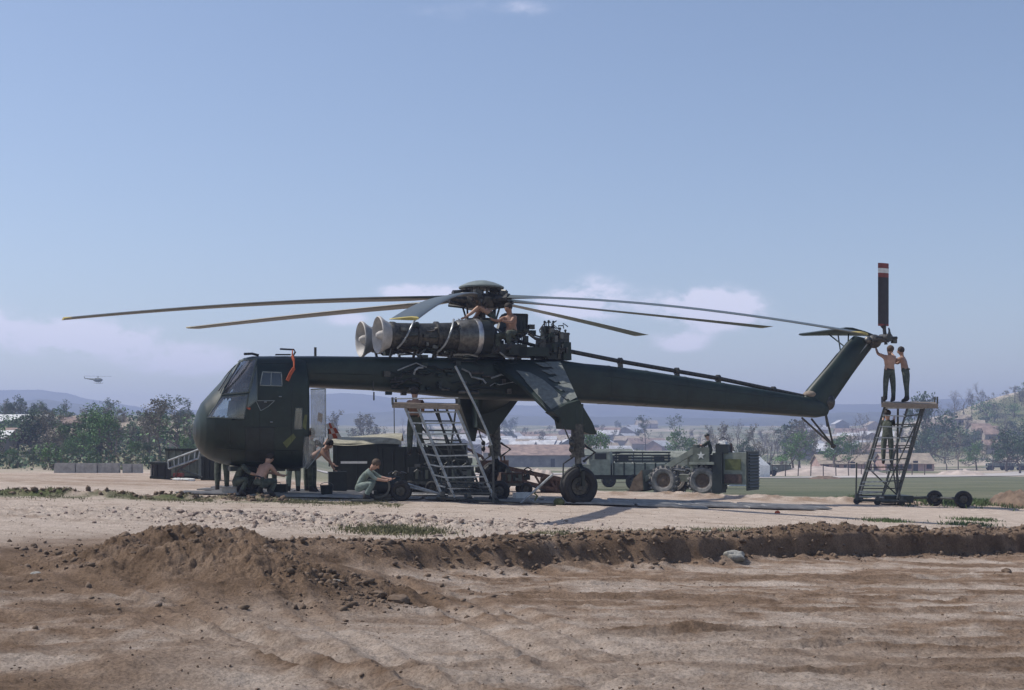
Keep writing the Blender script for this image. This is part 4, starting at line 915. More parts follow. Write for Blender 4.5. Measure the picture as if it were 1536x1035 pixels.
for (phi, ut, vt, chd) in BL:
    a = R(phi)-YAW; d = V(math.cos(a), math.sin(a), 0); nrm = V(-d.y, d.x, 0)       # spanwise, chordwise
    RT = 10.97; wv = HM.to_3x3() @ d; hw = HM @ mc
    # tip height at which this blade's tip shows at vt in the photograph
    tipw = hw+wv*RT; ztip = EYE-(vt-VH)*tipw.y/F; drop = ztip-mc.z
    def bp(r_):
        t = (r_-.6)/(RT-.6); return mc+d*r_+V(0, 0, drop*(.28*t+.72*t**1.75)+.06*(1-t))
    root = thing if False else None
    mb = MB(); mb.tube([mc+d*.35, bp(.95)], [.15, .12], 10); mb.box(bp(.75)+V(0, 0, .12), (.2, .2, .12)); hu = part(mb, 'hub_arm', dsteel)
    mb = MB(); mb.tube([mc+d*.3+V(0, 0, .28), bp(.85)+V(0, 0, .18)], .04, 6); mb.tube([mc+d*.35-V(0, 0, .16), bp(1.0)-V(0, 0, .12)+nrm*.12], .05, 6); part(mb, 'blade_damper', dsteel)
    rings = []; edge = []
    for r_ in [.95, 1.15, 1.5, 1.9, 2.4]+list(np.linspace(3.2, RT, 14)):
        c = bp(r_); k = min(1, max(.0, (r_-.95)/1.2)); ch = .16+(chd*1.7-.16)*k if r_ < 2.2 else .56; th = .075-.037*k
        tw = R(9-9*(r_/RT))
        rings.append([c+nrm*((f-.3)*ch*math.cos(tw))*-1+V(0, 0, h*th-(f-.3)*ch*math.sin(tw)) for f, h in PR])
    mb = MB(); mb.loft(rings, True); bo = part(mb, 'rotor_blade', blade_m)
    mb = MB(); mb.loft([[p+(p-c2)*.0+V(0, 0, 0) for p in (q[9]+V(0, 0, -.001), q[0], q[1]+V(0, 0, .001))] for q in [[pp+(nrm*.006) for pp in rg_] for rg_ in rings[4:]] for c2 in [q[0]]], False, closed=False); part(mb, 'leading_edge_strip', blade_l, bo)
    rr = rings[-1]; r0 = [p-d*.16+V(0, 0, drop*(-.025)) for p in rr]; c = sum(rr, V(0, 0, 0))/len(rr)
    mb = MB(); mb.loft([[c+(p-c)*1.03+V(0, 0, .001)+d*.02 for p in rr], [c-d*.16-V(0, 0, drop*.024)+(p-c)*1.03+V(0, 0, .001) for p in rr]], True); part(mb, 'tip_cap', yellow_m, bo)

# landing gear fairings, struts and wheels
def gear(s):
    y0, y1 = .58*s, 2.75*s
    def Q(u, v, y): p = H(u, v, abs(y)); return V(p.x, y, p.z)
    rLE, rTE, mLE, tLE, tTE = Q(736, 541, y0), Q(842, 541, y0), Q(781, 573, .45*y1+.55*y0), Q(833, 626, y1), Q(869, 602, y1)
    def lead(t): return rLE.lerp(mLE, t/.45) if t < .45 else mLE.lerp(tLE, (t-.45)/.55)
    rings = []
    for t in np.linspace(0, 1, 9):
        le = lead(t); te = rTE.lerp(tTE, t); th = .34-.12*t; r_ = []
        for f, h, g in ((0, -.10, 1), (.04, -.02, 0), (.14, 0, 0), (.5, .02, 0), (.9, -.01, 0), (1, -.10, 0), (.94, -.7, 0), (.5, -1, 0), (.1, -.85, 0), (.01, -.5, 0)):
            p = le.lerp(te, f); r_.append(p+V(0, 0, h*th))
        rings.append(r_)
    mb = MB(); mb.loft(rings, True); sp = part(mb, 'gear_fairing', olive)
    # walkway pads on the fairing
    def up(f, t, o=.016):
        le = lead(t); te = rTE.lerp(tTE, t); return le.lerp(te, f)+V(0, 0, .012+o)
    def padp(pts): mb = MB(); mb.prism([up(f, t) for f, t in pts], V(0, 0, .012)); part(mb, 'walkway_pad', walk, sp, smooth=False)
    padp([(.16, .30), (.30, .16), (.55, .40), (.72, .94), (.06, .94), (.10, .62)]) if False else [padp(pp_) for pp_ in ([(.10, .45), (.16, .24), (.34, .30), (.44, .45)], [(.08, .455), (.445, .455), (.52, .62), (.57, .78), (.06, .78)], [(.06, .785), (.57, .785), (.62, .93), (.06, .93)])]
    for k in range(5):
        t = .06+k*.175; padp([(.74-.02*k, t), (.97, t), (.97, t+.165), (.80-.02*k, t+.165)]); 
        padp([(.58, t+.02), (.735-.02*k, t+.02), (.775-.02*k, t+.12), (.66, t+.12)])
    # tip fairing: blade shaped end piece
    poly = [(828, 618), (850, 606), (869, 600), (877, 614), (889, 634), (896, 652), (884, 651), (866, 645), (845, 643), (842, 628)]
    if s > 0: mb = MB(); mb.prism([Q(u, v, y1+.22*s) for u, v in poly], V(0, -.44*s, 0)); tf = part(mb, 'gear_tip_fairing', olive, ang=.5)
    else:
        mb = MB(); mb.prism([H(u, v, -2.3) for u, v in ((714, 590), (785, 590), (739, 653), (716, 641))], V(0, -.4, 0)); part(mb, 'gear_tip_fairing', olive, ang=.5)
        mb = MB(); mb.prism([H(u, v, -2.75) for u, v in ((685, 590), (726, 590), (713, 662), (707, 655))], V(0, -.3, 0)); part(mb, 'gear_tip_fairing', olive, ang=.5)
    top = Q(866, 606, y1+.1*s); cyl = Q(867, 686, y1+.1*s); ax = Q(868, 727, y1+.1*s)
    gzz = HZ((ax.x, ax.y, 0)); Rw = .52; ax.z = gzz+Rw-.03
    mb = MB(); mb.tube([top, Q(866, 640, y1+.1*s)], .16, 14); part(mb, 'oleo_housing', olive)
    mb = MB(); mb.tube([Q(866, 636, y1+.1*s), cyl], .17, 14); part(mb, 'oleo_cylinder', dsteel)
    for z in (655, 668, 682): c = Q(866, z, y1+.1*s); mb = MB(); mb.tube([c, c-V(0, 0, .07)], .20, 14); part(mb, 'oleo_collar', dsteel)
    mb = MB(); mb.tube([cyl, V(ax.x+.02, ax.y, ax.z+Rw+.06)], .09, 10); part(mb, 'oleo_piston', steel)
    for q in (-1, 1): mb = MB(); mb.beam(V(ax.x, ax.y, ax.z+Rw+.08), V(ax.x, ax.y+.25*q, ax.z+Rw*.75), .1, .09); mb.beam(V(ax.x, ax.y+.25*q, ax.z+Rw*.75), V(ax.x, ax.y+.25*q, ax.z), .11, .07, up=(1, 0, 0)); part(mb, 'wheel_fork', olive_d)
    sc = [V(ax.x-.16, ax.y, ax.z+Rw+.55), V(ax.x-.48, ax.y, ax.z+Rw+.36), V(ax.x-.14, ax.y, ax.z+Rw+.12)]
    mb = MB(); mb.tube(sc, .04, 6); part(mb, 'scissor_link', dsteel)
    mb = MB(); mb.tube([cyl+V(.15, 0, 0), cyl+V(.42, 0, -.16), cyl+V(.46, .05*s, -.55), cyl+V(.35, .1*s, -.9)], .022, 6); part(mb, 'brake_line', dsteel)
    mb = MB(); mb.tube([Q(846, 640, y1+.25*s), Q(852, 655, y1+.3*s), Q(858, 666, y1+.3*s), Q(857, 680, y1+.3*s)], .02, 6); part(mb, 'brake_line', dsteel)
    for v in (664, 674): mb = MB(); mb.ell(Q(857, v, y1+.32*s), (.07, .06, .08), 10, 6); part(mb, 'valve', dsteel)
    wheel(ax, Rw, .36, s)
def wheel(c, Rw, wd, s=1, par=heli, name='wheel', tm=black, hub_m=dsteel, axis=(0, 1, 0)):
    h = wd/2; A = Vector(axis); mb = MB(); mb.lathe(c, A, [(-h*.55, Rw*.48), (-h*.9, Rw*.60), (-h, Rw*.80), (-h*.8, Rw*.93), (-h*.35, Rw), (0, Rw*1.005), (h*.35, Rw), (h*.8, Rw*.93), (h, Rw*.80), (h*.9, Rw*.60), (h*.55, Rw*.48)], 34)
    w = part(mb, name, tm, par) if par is heli else mb.build(name, tm, par)
    mb = MB(); mb.lathe(c, A, [(-h*.6, .02), (-h*.6, Rw*.2), (-h*.45, Rw*.24), (-h*.4, Rw*.44), (-h*.7, Rw*.50), (h*.7, Rw*.50), (h*.4, Rw*.44), (h*.45, Rw*.24), (h*.6, Rw*.2), (h*.6, .02)], 24); mb.build('rim', hub_m, w)
    mb = MB(); mb.lathe(c, A, [(-h*.75, .01), (-h*.75, Rw*.1), (h*.75, Rw*.1), (h*.75, .01)], 12); mb.build('hub_cap', hub_m, w)
    return w
gear(1); gear(-1)
# nose gear
ng = H(352, 705, 0); gn = HZ((ng.x-.35, 0, 0)); mb = MB(); mb.tube([ng+V(-.35, 0, .2), V(ng.x-.35, 0, gn+.34)], .09, 10); mb.tube([V(ng.x-.35, -.3, gn+.3), V(ng.x-.35, .3, gn+.3)], .06, 8); part(mb, 'nose_gear_strut', alu)
for s in (-1, 1): wheel(V(ng.x-.35, .24*s, gn+.31), .33, .2, s)
# aft cockpit: clear panel and curved clear bubble at the rear of the cabin
mb = MB(); pl = [H(u, v, .95) for u, v in ((466, 584), (488, 583), (488.5, 656), (467, 657))]; mb.prism(pl, V(0, -.02, 0)); part(mb, 'clear_rear_panel', clear, smooth=False)
for a, b in zip(pl, pl[1:]+pl[:1]): pass
for (a, b) in ((0, 1), (1, 2)): mb = MB(); mb.tube([pl[a], pl[b]], .018, 6); part(mb, 'panel_frame', clear if a else frame_l)
mb = MB(); rings = []
for k in range(9):
    t = k/8; v = 655+48*t; uo = 486-26*(t**1.8)*1.0; rings.append([H(454+(uo-454)*f, v, 1.0+.22*math.sin(PI*min(1, f*1.0)*.9)*(1-.5*t)) for f in np.linspace(0, 1, 8)])
mb.loft(rings, False, closed=False); bub = part(mb, 'clear_bubble', clear)
mb = MB(); mb.tube([r_[-1] for r_ in rings], .016, 6); part(mb, 'bubble_rim', frame_l, bub)
# ---------------------------------------------------------------- work stands
def pts(D, *uv): return [W(u, v, D) for u, v in uv]
def ln(par, name, D, uv, r_, m, n=6):
    mb = MB(); mb.tube([W(*q, D) if len(q) == 2 else W(*q) for q in uv], r_, n); o = mb.build(name, m, par); return o
def rung(par, D, a, b, r_=.022, m=rail_m, name='rung', D2=None):
    mb = MB(); mb.beam(W(*a, D), W(*b, D2 or D), .07, .035); return mb.build(name, m, par)
def lerp(a, b, t): return (a[0]+(b[0]-a[0])*t, a[1]+(b[1]-a[1])*t)
s1 = thing('work_stand', 'leaning steel work stand with pale ladder rails set against the side of the helicopter near its engines', 'work stand')
s1['label'] = 'leaning steel work stand with pale ladder rails under the engines'
A, B = 33.9, 35.0
for (a, b, D, m) in (((608, 612), (663, 744), A, rail_m), ((627, 612), (683, 750), A, rail_m), ((684, 611), (741, 748), A, rail_m), ((650, 609), (706, 742), B, stand_m), ((668, 609), (724, 742), B, stand_m), ((612, 610), (666, 735), B, stand_m)):
    ln(s1, 'side_rail', D, [a, b], .042 if m is rail_m else .034, m)
for k in range(8):
    t = .05+k*.118; rung(s1, A, lerp((627, 612), (683, 750), t), lerp((684, 611), (741, 748), t))
    rung(s1, A, lerp((608, 612), (663, 744), t), lerp((627, 612), (683, 750), t), D2=A)
for k in range(9):
    t = .06+k*.11; rung(s1, B, lerp((612, 610), (666, 735), t), lerp((668, 609), (724, 742), t), m=stand_m, name='cross_bar')
for (a, b) in (((612, 612), (705, 738)), ((684, 612), (668, 735)), ((655, 609), (690, 740))): ln(s1, 'diagonal_brace', B-.3, [a, b], .025, stand_m)
mb = MB(); P = [W(588, 604, A-.1), W(690, 607, A-.1), W(686, 605, B+.1), W(594, 603, B+.1)]; mb.prism(P, V(0, 0, -.13)); mb.build('platform', wood, s1, smooth=False)
for q in ((589, A-.1), (689, A-.1), (594, B), (685, B)): ln(s1, 'platform_post', q[1], [(q[0], 607), (q[0]-.5, 596)], .03, stand_m)
for D in (A-.1, B): ln(s1, 'guard_rail', D, [(589, 598), (688, 597)], .02, rail_m)
ln(s1, 'hanging_wire', A, [(591, 604), (591.5, 650)], .012, stand_m)
for (a, b, D) in (((655, 746), (747, 752), A), ((655, 738), (740, 741), B)): ln(s1, 'base_rail', D, [a, b], .05, stand_m)
for (a, b, D, E) in (((657, 747), (659, 739), A, B), ((747, 752), (740, 741), A, B), ((700, 750), (698, 740), A, B)): ln(s1, 'base_rail', D, [(a[0], a[1], D), (b[0], b[1], E)], .045, stand_m)
for k in range(3): rung(s1, A, (664+k*4, 722+k*9), (738, 724+k*8), name='base_step', m=stand_m)
for u, D in ((664, A), (704, A), (742, A), (664, B), (738, B)):
    p = W(u, 750, D); gz_ = GZ(p.x, p.y, True); mb = MB(); mb.lathe((p.x, p.y, gz_+.09), (0, 1, 0), [(-.04, .01), (-.04, .09), (.04, .09), (.04, .01)], 14); mb.build('caster', black, s1); mb = MB(); mb.box((p.x, p.y, gz_+.2), (.1, .12, .12)); mb.build('caster_fork', stand_m, s1)
p = W(749, 733, 35.3); wheel(V(p.x, p.y, GZ(p.x, p.y)+.28), .28, .16, par=s1, name='road_wheel')
mb = MB(); mb.tube([V(p.x, p.y, GZ(p.x, p.y)+.28), V(p.x-1.2, p.y, GZ(p.x, p.y)+.28)], .035, 6); mb.build('axle', stand_m, s1)
for b in ((606, 729), (612, 726)): ln(s1, 'tow_bar', A, [(664, 742), b], .028, rail_m)
pole = thing('support_pole', 'long pale pole leaning from the fuselage side down to the work stand', 'pole'); ln(pole, 'upper_rod', 33.7, [(683, 549), (716, 615), (731, 649), (737, 668)], .034, rail_m); ln(pole, 'lower_rod', 33.7, [(737, 668), (740, 690), (740, 753)], .03, stand_m)

s2 = thing('work_stand', 'leaning steel work stand with platform and two road wheels below the tail rotor', 'work stand')
A, B = 41.4, 42.9
for (a, b, D) in (((1327, 610), (1284, 752), A), ((1361, 612), (1322, 750), A), ((1387, 609), (1346, 748), A), ((1331, 609), (1290, 744), B), ((1383, 608), (1345, 744), B), ((1347, 612), (1345, 744), B)):
    ln(s2, 'side_rail', D, [a, b], .036, stand_m)
for k in range(8):
    t = .09+k*.118; rung(s2, A, lerp((1327, 610), (1284, 752), t), lerp((1361, 612), (1322, 750), t)); 
    if k < 7: rung(s2, A, lerp((1361, 612), (1322, 750), t), lerp((1387, 609), (1346, 748), t), m=stand_m)
    if k % 2: rung(s2, B, lerp((1331, 609), (1290, 744), t), lerp((1383, 608), (1345, 744), t), m=stand_m, name='cross_bar')
for (a, b) in (((1327, 612), (1345, 742)), ((1385, 612), (1325, 742)), ((1300, 700), (1345, 742))): ln(s2, 'diagonal_brace', B-.2, [a, b], .024, stand_m)
mb = MB(); P = [W(1322, 604, A-.15), W(1407, 606, A-.15), W(1403, 603, B+.2), W(1326, 602, B+.2)]; mb.prism(P, V(0, 0, -.14)); mb.build('platform', wood, s2, smooth=False)
for q in ((1323, A), (1406, A), (1327, B), (1402, B)): ln(s2, 'platform_post', q[1], [(q[0], 606), (q[0], 595)], .028, stand_m)
ln(s2, 'platform_beam', A, [(1328, 611), (1390, 611)], .05, rail_m)
ln(s2, 'guard_post', A, [(1285, 694), (1284, 748)], .025, stand_m); ln(s2, 'guard_post', A, [(1345, 700), (1350, 745)], .025, stand_m)
for v, e in ((728, 0), (737, 1), (745, 0)): rung(s2, A, (1289, v), (1325, v+1), m=rail_m, name='base_step')
for (a, b, D) in (((1281, 750), (1360, 752), A), ((1285, 744), (1358, 745), B)): ln(s2, 'base_rail', D, [a, b], .05, stand_m)
mb = MB(); c = W(1341, 748, A+.7); mb.box(c, (.9, 1.1, .22)); mb.build('hydraulic_pump_box', olive_d, s2)
for u, D in ((1285, A), (1316, A), (1352, A), (1290, B), (1350, B)):
    p = W(u, 750, D); gz_ = GZ(p.x, p.y, True); mb = MB(); mb.lathe((p.x, p.y, gz_+.1), (0, 1, 0), [(-.04, .01), (-.04, .1), (.04, .1), (.04, .01)], 14); mb.build('caster', black, s2); mb = MB(); mb.box((p.x, p.y, gz_+.22), (.1, .12, .14)); mb.build('caster_fork', stand_m, s2)
for u, D, r_ in ((1402, 42.2, .25), (1445, 41.2, .27)):
    p = W(u, 745, D); wheel(V(p.x, p.y, GZ(p.x, p.y)+r_-.01), r_, .26, par=s2, name='road_wheel', axis=(.25, 1, 0))
p = W(1402, 745, 42.2); q = W(1445, 745, 41.2); z1 = GZ(p.x, p.y)+.26; mb = MB(); mb.tube([V(13.4-1.3, 42, z1), V(p.x, p.y, z1), V(q.x, q.y, z1)], .045, 8); mb.build('axle_beam', stand_m, s2)

# ---------------------------------------------------------------- people
def person(label, base, heading, lean=0, head=0, th=(0, 0), kn=(0, 0), sa=(5, 5), el=(10, 10), ab=8, top='skin', pants='g', hat=None, scale=1., lift=None, sk=None, hair=None, twist=0):
    base = Vector(base); rad = math.radians
    def dn(a, L, side=0.): return V(math.sin(rad(a))*L, side, -math.cos(rad(a))*L)
    J = {}; E = []; Rr = {}
    J['pel'] = V(0, 0, 0); up = V(math.sin(rad(lean)), 0, math.cos(rad(lean)))
    fw = V(up.z, 0, -up.x)
    J['belly'] = up*.16; J['chest'] = up*.34-fw*.015; J['neck'] = up*.50; hd = V(math.sin(rad(lean*.5+head)), 0, math.cos(rad(lean*.5+head))); hf = V(hd.z, 0, -hd.x)
    J['head0'] = J['neck']+hd*.09; J['head1'] = J['head0']+hd*.09+hf*.015; J['head2'] = J['head1']+hd*.065-hf*.01
    Rr.update(pel=.135, belly=.125, chest=.155, neck=.062, head0=.072, head1=.098, head2=.075)
    E += [('pel', 'belly'), ('belly', 'chest'), ('chest', 'neck'), ('neck', 'head0'), ('head0', 'head1'), ('head1', 'head2')]
    for i, s in ((0, 1), (1, -1)):
        n = 'LR'[i]
        J['sh'+n] = J['chest']+up*.10+V(0, .165*s, 0); J['elb'+n] = J['sh'+n]+dn(sa[i], .28*math.cos(rad(ab)), s*.28*math.sin(rad(ab))); J['wr'+n] = J['elb'+n]+dn(sa[i]+el[i], .245, -s*.03); J['ha'+n] = J['wr'+n]+dn(sa[i]+el[i]+12, .09)
        Rr.update({'sh'+n: .068, 'elb'+n: .043, 'wr'+n: .028, 'ha'+n: .034}); E += [('chest', 'sh'+n), ('sh'+n, 'elb'+n), ('elb'+n, 'wr'+n), ('wr'+n, 'ha'+n)]
        J['hip'+n] = V(0, .095*s, -.06); J['kne'+n] = J['hip'+n]+dn(th[i], .42, s*.03+(s*.06 if abs(th[i]) > 60 else 0)); J['ank'+n] = J['kne'+n]+dn(th[i]-kn[i], .41)
        fa = th[i]-kn[i]; flat = fa > -70
        J['toe'+n] = J['ank'+n]+(V(.20, s*.02, -.055) if flat else V(.1, 0, -.16)); J['hel'+n] = J['ank'+n]+(V(-.04, 0, -.05) if flat else V(.0, 0, -.02))
        Rr.update({'hip'+n: .102, 'kne'+n: .074, 'ank'+n: .062, 'toe'+n: .040, 'hel'+n: .045}); E += [('pel', 'hip'+n), ('hip'+n, 'kne'+n), ('kne'+n, 'ank'+n), ('ank'+n, 'toe'+n), ('ank'+n, 'hel'+n)]
    low = min(J[k].z-Rr[k] for k in J)
    if lift is not None: low = lift
    for k in J: J[k] = (J[k]-V(0, 0, low))*scale
    names = list(J); me = bpy.data.meshes.new('body'); me.from_pydata([J[k] for k in names], [(names.index(a), names.index(b)) for a, b in E], [])
    tmp = bpy.data.objects.new('body', me); COL.objects.link(tmp); md = tmp.modifiers.new('s', 'SKIN'); md.branch_smoothing = .6; md.use_smooth_shade = True
    for i, k in enumerate(names): sv = me.skin_vertices[0].data[i]; sv.radius = (Rr[k]*scale*1.16, Rr[k]*scale*1.16); sv.use_root = (k == 'pel')
    tmp.modifiers.new('u', 'SUBSURF').levels = 1; tmp.modifiers['u'].render_levels = 1
    dg = bpy.context.evaluated_depsgraph_get(); nm = bpy.data.meshes.new_from_object(tmp.evaluated_get(dg)); bpy.data.objects.remove(tmp)
    vs_ = [v.co.copy() for v in nm.vertices]; fs = [tuple(p.vertices) for p in nm.polygons]; bpy.data.meshes.remove(nm)
    kind = {}
    for a, b in E:
        q = a[:3]+b[:3]
        if 'toe' in q or 'hel' in q: kind[a, b] = 3
        elif a.startswith('kne') or a.startswith('hip') or b.startswith('hip'): kind[a, b] = 2
        elif a == 'pel': kind[a, b] = 1
        elif a in ('belly', 'chest') and b in ('chest', 'neck') or b.startswith('sh'): kind[a, b] = 1
        elif a.startswith('sh'): kind[a, b] = 1
        else: kind[a, b] = 0
    mi = []
    for f in fs:
        c = sum((vs_[i] for i in f), V(0, 0, 0))/len(f); best = (9, 0, 0)
        for (a, b), kk in kind.items():
            p, q = J[a], J[b]; d = q-p; t = max(0, min(1, (c-p).dot(d)/d.length_squared)); dist = (c-p-d*t).length-Rr[a]*.9*scale
            if dist < best[0]: best = (dist, kk, t, a, b)
        kk = best[1]
        if kk == 1 and best[3] == 'pel' and best[2] < .25: kk = 2
        if kk == 1 and best[3] == 'chest' and best[2] > .75 and best[4] == 'neck': kk = 0
        if kk == 2 and best[3].startswith('kne') and best[2] > .72: kk = 3
        mi.append(kk)
    mb = MB(); mb.v = [tuple(v) for v in vs_]; mb.f = fs; mb.m = mi
    hp = J['head1']; mb.ell(hp+(hf*.095-hd*.01)*scale, (.018, .014, .022), 6, 5)
    for s in (-1, 1):
        mb.ell(hp+(V(0, s*.094, 0)-hf*.01)*scale, (.02, .012, .032), 6, 5); mb.ell(hp+(hf*.088+V(0, s*.034, 0)+hd*.022)*scale, (.012, .014, .010), 6, 4, mi=4)
    mb.ell(hp+(hf*.082-hd*.055)*scale, (.014, .03, .008), 6, 4, mi=4)
    for n, s in (('L', 1), ('R', -1)):
        dr = (J['ha'+n]-J['wr'+n]).normalized(); sd_ = V(0, 1, 0); cu = dr.cross(sd_).normalized()
        for k in range(4):
            b = J['ha'+n]+sd_*(k-1.5)*.019+dr*.015; l = (.055, .066, .07, .058)[k]; mb.tube([b, b+dr*l*.5+cu*.006, b+dr*l*.85+cu*.028], [.0095, .009, .007], 5)
        b = J['wr'+n]+dr*.03; mb.tube([b, b-sd_*s*.038+dr*.03, b-sd_*s*.042+dr*.062+cu*.012], [.013, .011, .008], 5)
    sm = sk or skin; tops = {'skin': sm, 'g': fatigue, 'l': fat_l}[top]; pm = {'g': fatigue, 'l': fat_l}[pants]
    r_ = thing('person', label, 'person', base, heading); body = mb.build('body', [sm, tops, pm, boots, hair_m], r_, ang=2.5)
    mb = MB(); rot = Matrix.Rotation(rad(lean*.5+head), 3, 'Y')
    if hat: mb.ell(hp+hd*.035*scale, (.118, .112, .085), 14, 8, rot=rot); mb.box(hp+(hf*.13+hd*.035)*scale, (.1, .14, .012), rot); mb.build('cap', hat, r_)
    else: mb.ell(hp+(hd*.030-hf*.034)*scale, (.112, .116, .112), 14, 9, rot=rot, jit=.05); mb.build('hair', hair or hair_m, r_)
    if top == 'skin': mb = MB(); c = J['pel'].lerp(J['belly'], .3); mb.lathe(c-up*.02, up, [(0, .132), (.0, .140), (.035, .138), (.035, .13)], 18); mb.build('belt', boots, r_)
    return r_
def on(u, D, dz=0.): X = (u-CX)/F*D; return (X, D, GZ(X, D, True)+dz)
LEFT, RIGHT, AWAY, CAMW = PI, 0, PI/2, -PI/2
person('man in green fatigues standing in front of the nose wheel, legs showing under the nose', on(333, 35.6), AWAY, lean=6, sa=(50, 40), el=(40, 50), top='g')
person('man in fatigues standing right of the nose wheel behind the crouching bare backed man', on(372, 36.1), AWAY-.3, lean=14, sa=(55, 60), el=(40, 30), top='l', pants='g')
person('shirtless man crouching under the cockpit beside the nose wheel', on(388, 33.3), RIGHT+.95, lean=34, head=18, th=(105, 98), kn=(140, 132), sa=(52, 40), el=(28, 38), top='skin', sk=skin)
person('man in pale green trousers standing under the rear of the cockpit', on(440, 36.2), AWAY+.2, lean=4, sa=(60, 70), el=(60, 50), top='g', pants='l')
person('man in dark fatigues standing beside the clear cockpit bubble', on(465, 36.6), AWAY-.5, lean=8, sa=(40, 60), el=(60, 60), top='g')
person('shirtless man bending forward behind the clear rear panel of the cockpit', on(466, 36.4), RIGHT-.3, lean=62, head=10, th=(-4, 6), kn=(0, 4), sa=(15, 38), el=(15, 10), top='skin', sk=skin)
person('man in faded green shirt squatting over an engine on the ground', on(537, 33.0), RIGHT-.1, lean=40, head=26, th=(112, 104), kn=(144, 136), sa=(55, 46), el=(24, 34), top='l', pants='l', hair=hair_l)
person('dark haired man standing inside the near work stand with his head above its platform', W(622, 684, 34.6)+V(0, 0, 0), AWAY, lean=3, head=0, sa=(35, 30), el=(60, 60), top='skin', sk=skin_d, lift=None)
pw = W(741, 541, 36.4); pw.z = (HM @ H(712, 537, 0)).z
person('shirtless mechanic bent over the engines below the rotor head', V(pw.x, pw.y, pw.z+.22), LEFT-.1, lean=64, head=0, th=(20, 26), kn=(36, 42), sa=(48, 30), el=(12, 20), top='skin', sk=skin)
pw = W(768, 530, 35.9)
person('shirtless mechanic sitting on the deck behind the engine exhausts', V(pw.x, pw.y, pw.z-.02), LEFT+.9, lean=12, head=14, th=(96, 88), kn=(110, 100), sa=(50, 62), el=(40, 30), top='skin', sk=skin_d)
t1 = W(1334, 599.5, 42.1); person('left of two shirtless men on the tail stand platform, arms raised to the rotor', V(t1.x, t1.y, W(1334, 603.2, 42.0).z), AWAY+.25, lean=-2, head=-8, th=(2, -3), kn=(0, 0), sa=(118, 95), el=(20, 40), ab=28, top='skin', sk=skin, hair=hair_l)
t2 = W(1359, 599, 42.3); person('right of two shirtless men on the tail stand platform, leaning towards the tail rotor', V(t2.x, t2.y, W(1359, 603.2, 42.0).z), LEFT-.55, lean=15, head=5, th=(-6, 2), kn=(0, 4), sa=(62, 55), el=(50, 60), top='skin', sk=skin_d)
t3 = W(1331, 697, 42.4); person('man in green fatigues standing on the rungs inside the tail stand under its platform', V(t3.x, t3.y, t3.z), RIGHT+1.2, lean=2, sa=(70, 60), el=(60, 70), top='g', scale=.97)

person('man in dark fatigues squatting low behind the bare backed man under the nose', on(354, 33.9), RIGHT-.2, lean=36, head=30, th=(110, 100), kn=(142, 134), sa=(58, 44), el=(20, 34), top='g')
person('man in dark fatigues standing between the nose wheel and the pale trousered man', on(405, 37.0), AWAY+.5, lean=10, sa=(50, 60), el=(50, 40), top='g')
# ---------------------------------------------------------------- wheel loader with its driver
LD = 57.5; lo = on(1055, LD); ly = R(155)
olive_l = mat('dusty_olive', (.21, .225, .19), .75, var=.3, scale=2.5, wear=(.33, .30, .25))
loader = thing('wheel_loader', 'mud stained army wheel loader with a white star on its panel', 'wheel loader', (lo[0], lo[1], lo[2]-.03), ly)
loader.scale = (1.1,)*3; tyre_m = dusty_tyre
olive_d0 = olive_d
for (x, y) in ((0, .0), (1.6, .0), (0, -1.5), (1.6, -1.5)):
    w = wheel(V(x, y, .54), .56, .42, par=loader, tm=tyre_m, hub_m=clod_m)
    mb = MB()
    for k in range(18):
        a = 2*PI*k/18
        for s in (-1, 1): mb.box(V(x, y+s*.11, .54)+V(math.cos(a+s*.08), 0, math.sin(a+s*.08))*.565, (.07, .19, .09), Matrix.Rotation(-a, 3, 'Y') @ Matrix.Rotation(.4*s, 3, 'X'))
    mb.build('tread_lugs', tyre_m, w)
def LB(nm, c, d, m, rot=None, taper=1., sm=False): mb = MB(); mb.box(c, d, rot, taper=taper); return mb.build(nm, m, loader, smooth=sm)
LB('frame', (.6, -.75, .62), (3.2, .8, .28), olive_l); hood = LB('engine_hood', (-1.25, -.75, 1.02), (.95, 1.55, 1.25), olive_l, taper=.97)
LB('side_panel', (-1.2, .04, 1.18), (.62, .03, .42), yellow_d); LB('side_panel', (-1.2, .045, .62), (.7, .03, .36), rust)
g_ = LB('rear_grille', (-1.77, -.75, .93), (.08, 1.62, 1.52), olive_d)
for k in range(11): mb = MB(); mb.box((-1.83, -.75, .30+k*.125), (.06, 1.5, .045), Matrix.Rotation(.4, 3, 'Y')); mb.build('grille_slat', olive_d, g_, smooth=False)
LB('rear_fender', (-.62, -.05, .85), (.42, .55, 1.55), olive_d, taper=.9); LB('fender', (0, .02, 1.22), (1.0, .5, .1), olive_l)
sp_ = LB('star_panel', (.02, .22, 1.52), (.66, .06, .62), olive_v)
mb = MB(); P = []
for k in range(10): a = PI/2+k*PI/5; r_ = .17 if k % 2 == 0 else .068; P.append(V(.02-math.cos(a)*r_, .262, 1.53+math.sin(a)*r_))
mb.prism(P, V(0, -.012, 0)); mb.build('white_star', cloth_w, sp_, smooth=False)
LB('seat_base', (-.1, -.7, 1.3), (.7, .8, .5), olive_d); LB('seat_back', (-.45, -.7, 1.75), (.12, .6, .5), olive_d)
LB('dash', (.55, -.7, 1.35), (.35, .9, .6), olive_v)
mb = MB(); mb.tube([V(.4, -.7, 1.7), V(.25, -.7, 1.85)], .03, 6); mb.lathe((.22, -.7, 1.87), (-.5, 0, .8), [(-.015, .17), (0, .2), (.015, .17)], 16); mb.build('steering_wheel', black, loader)
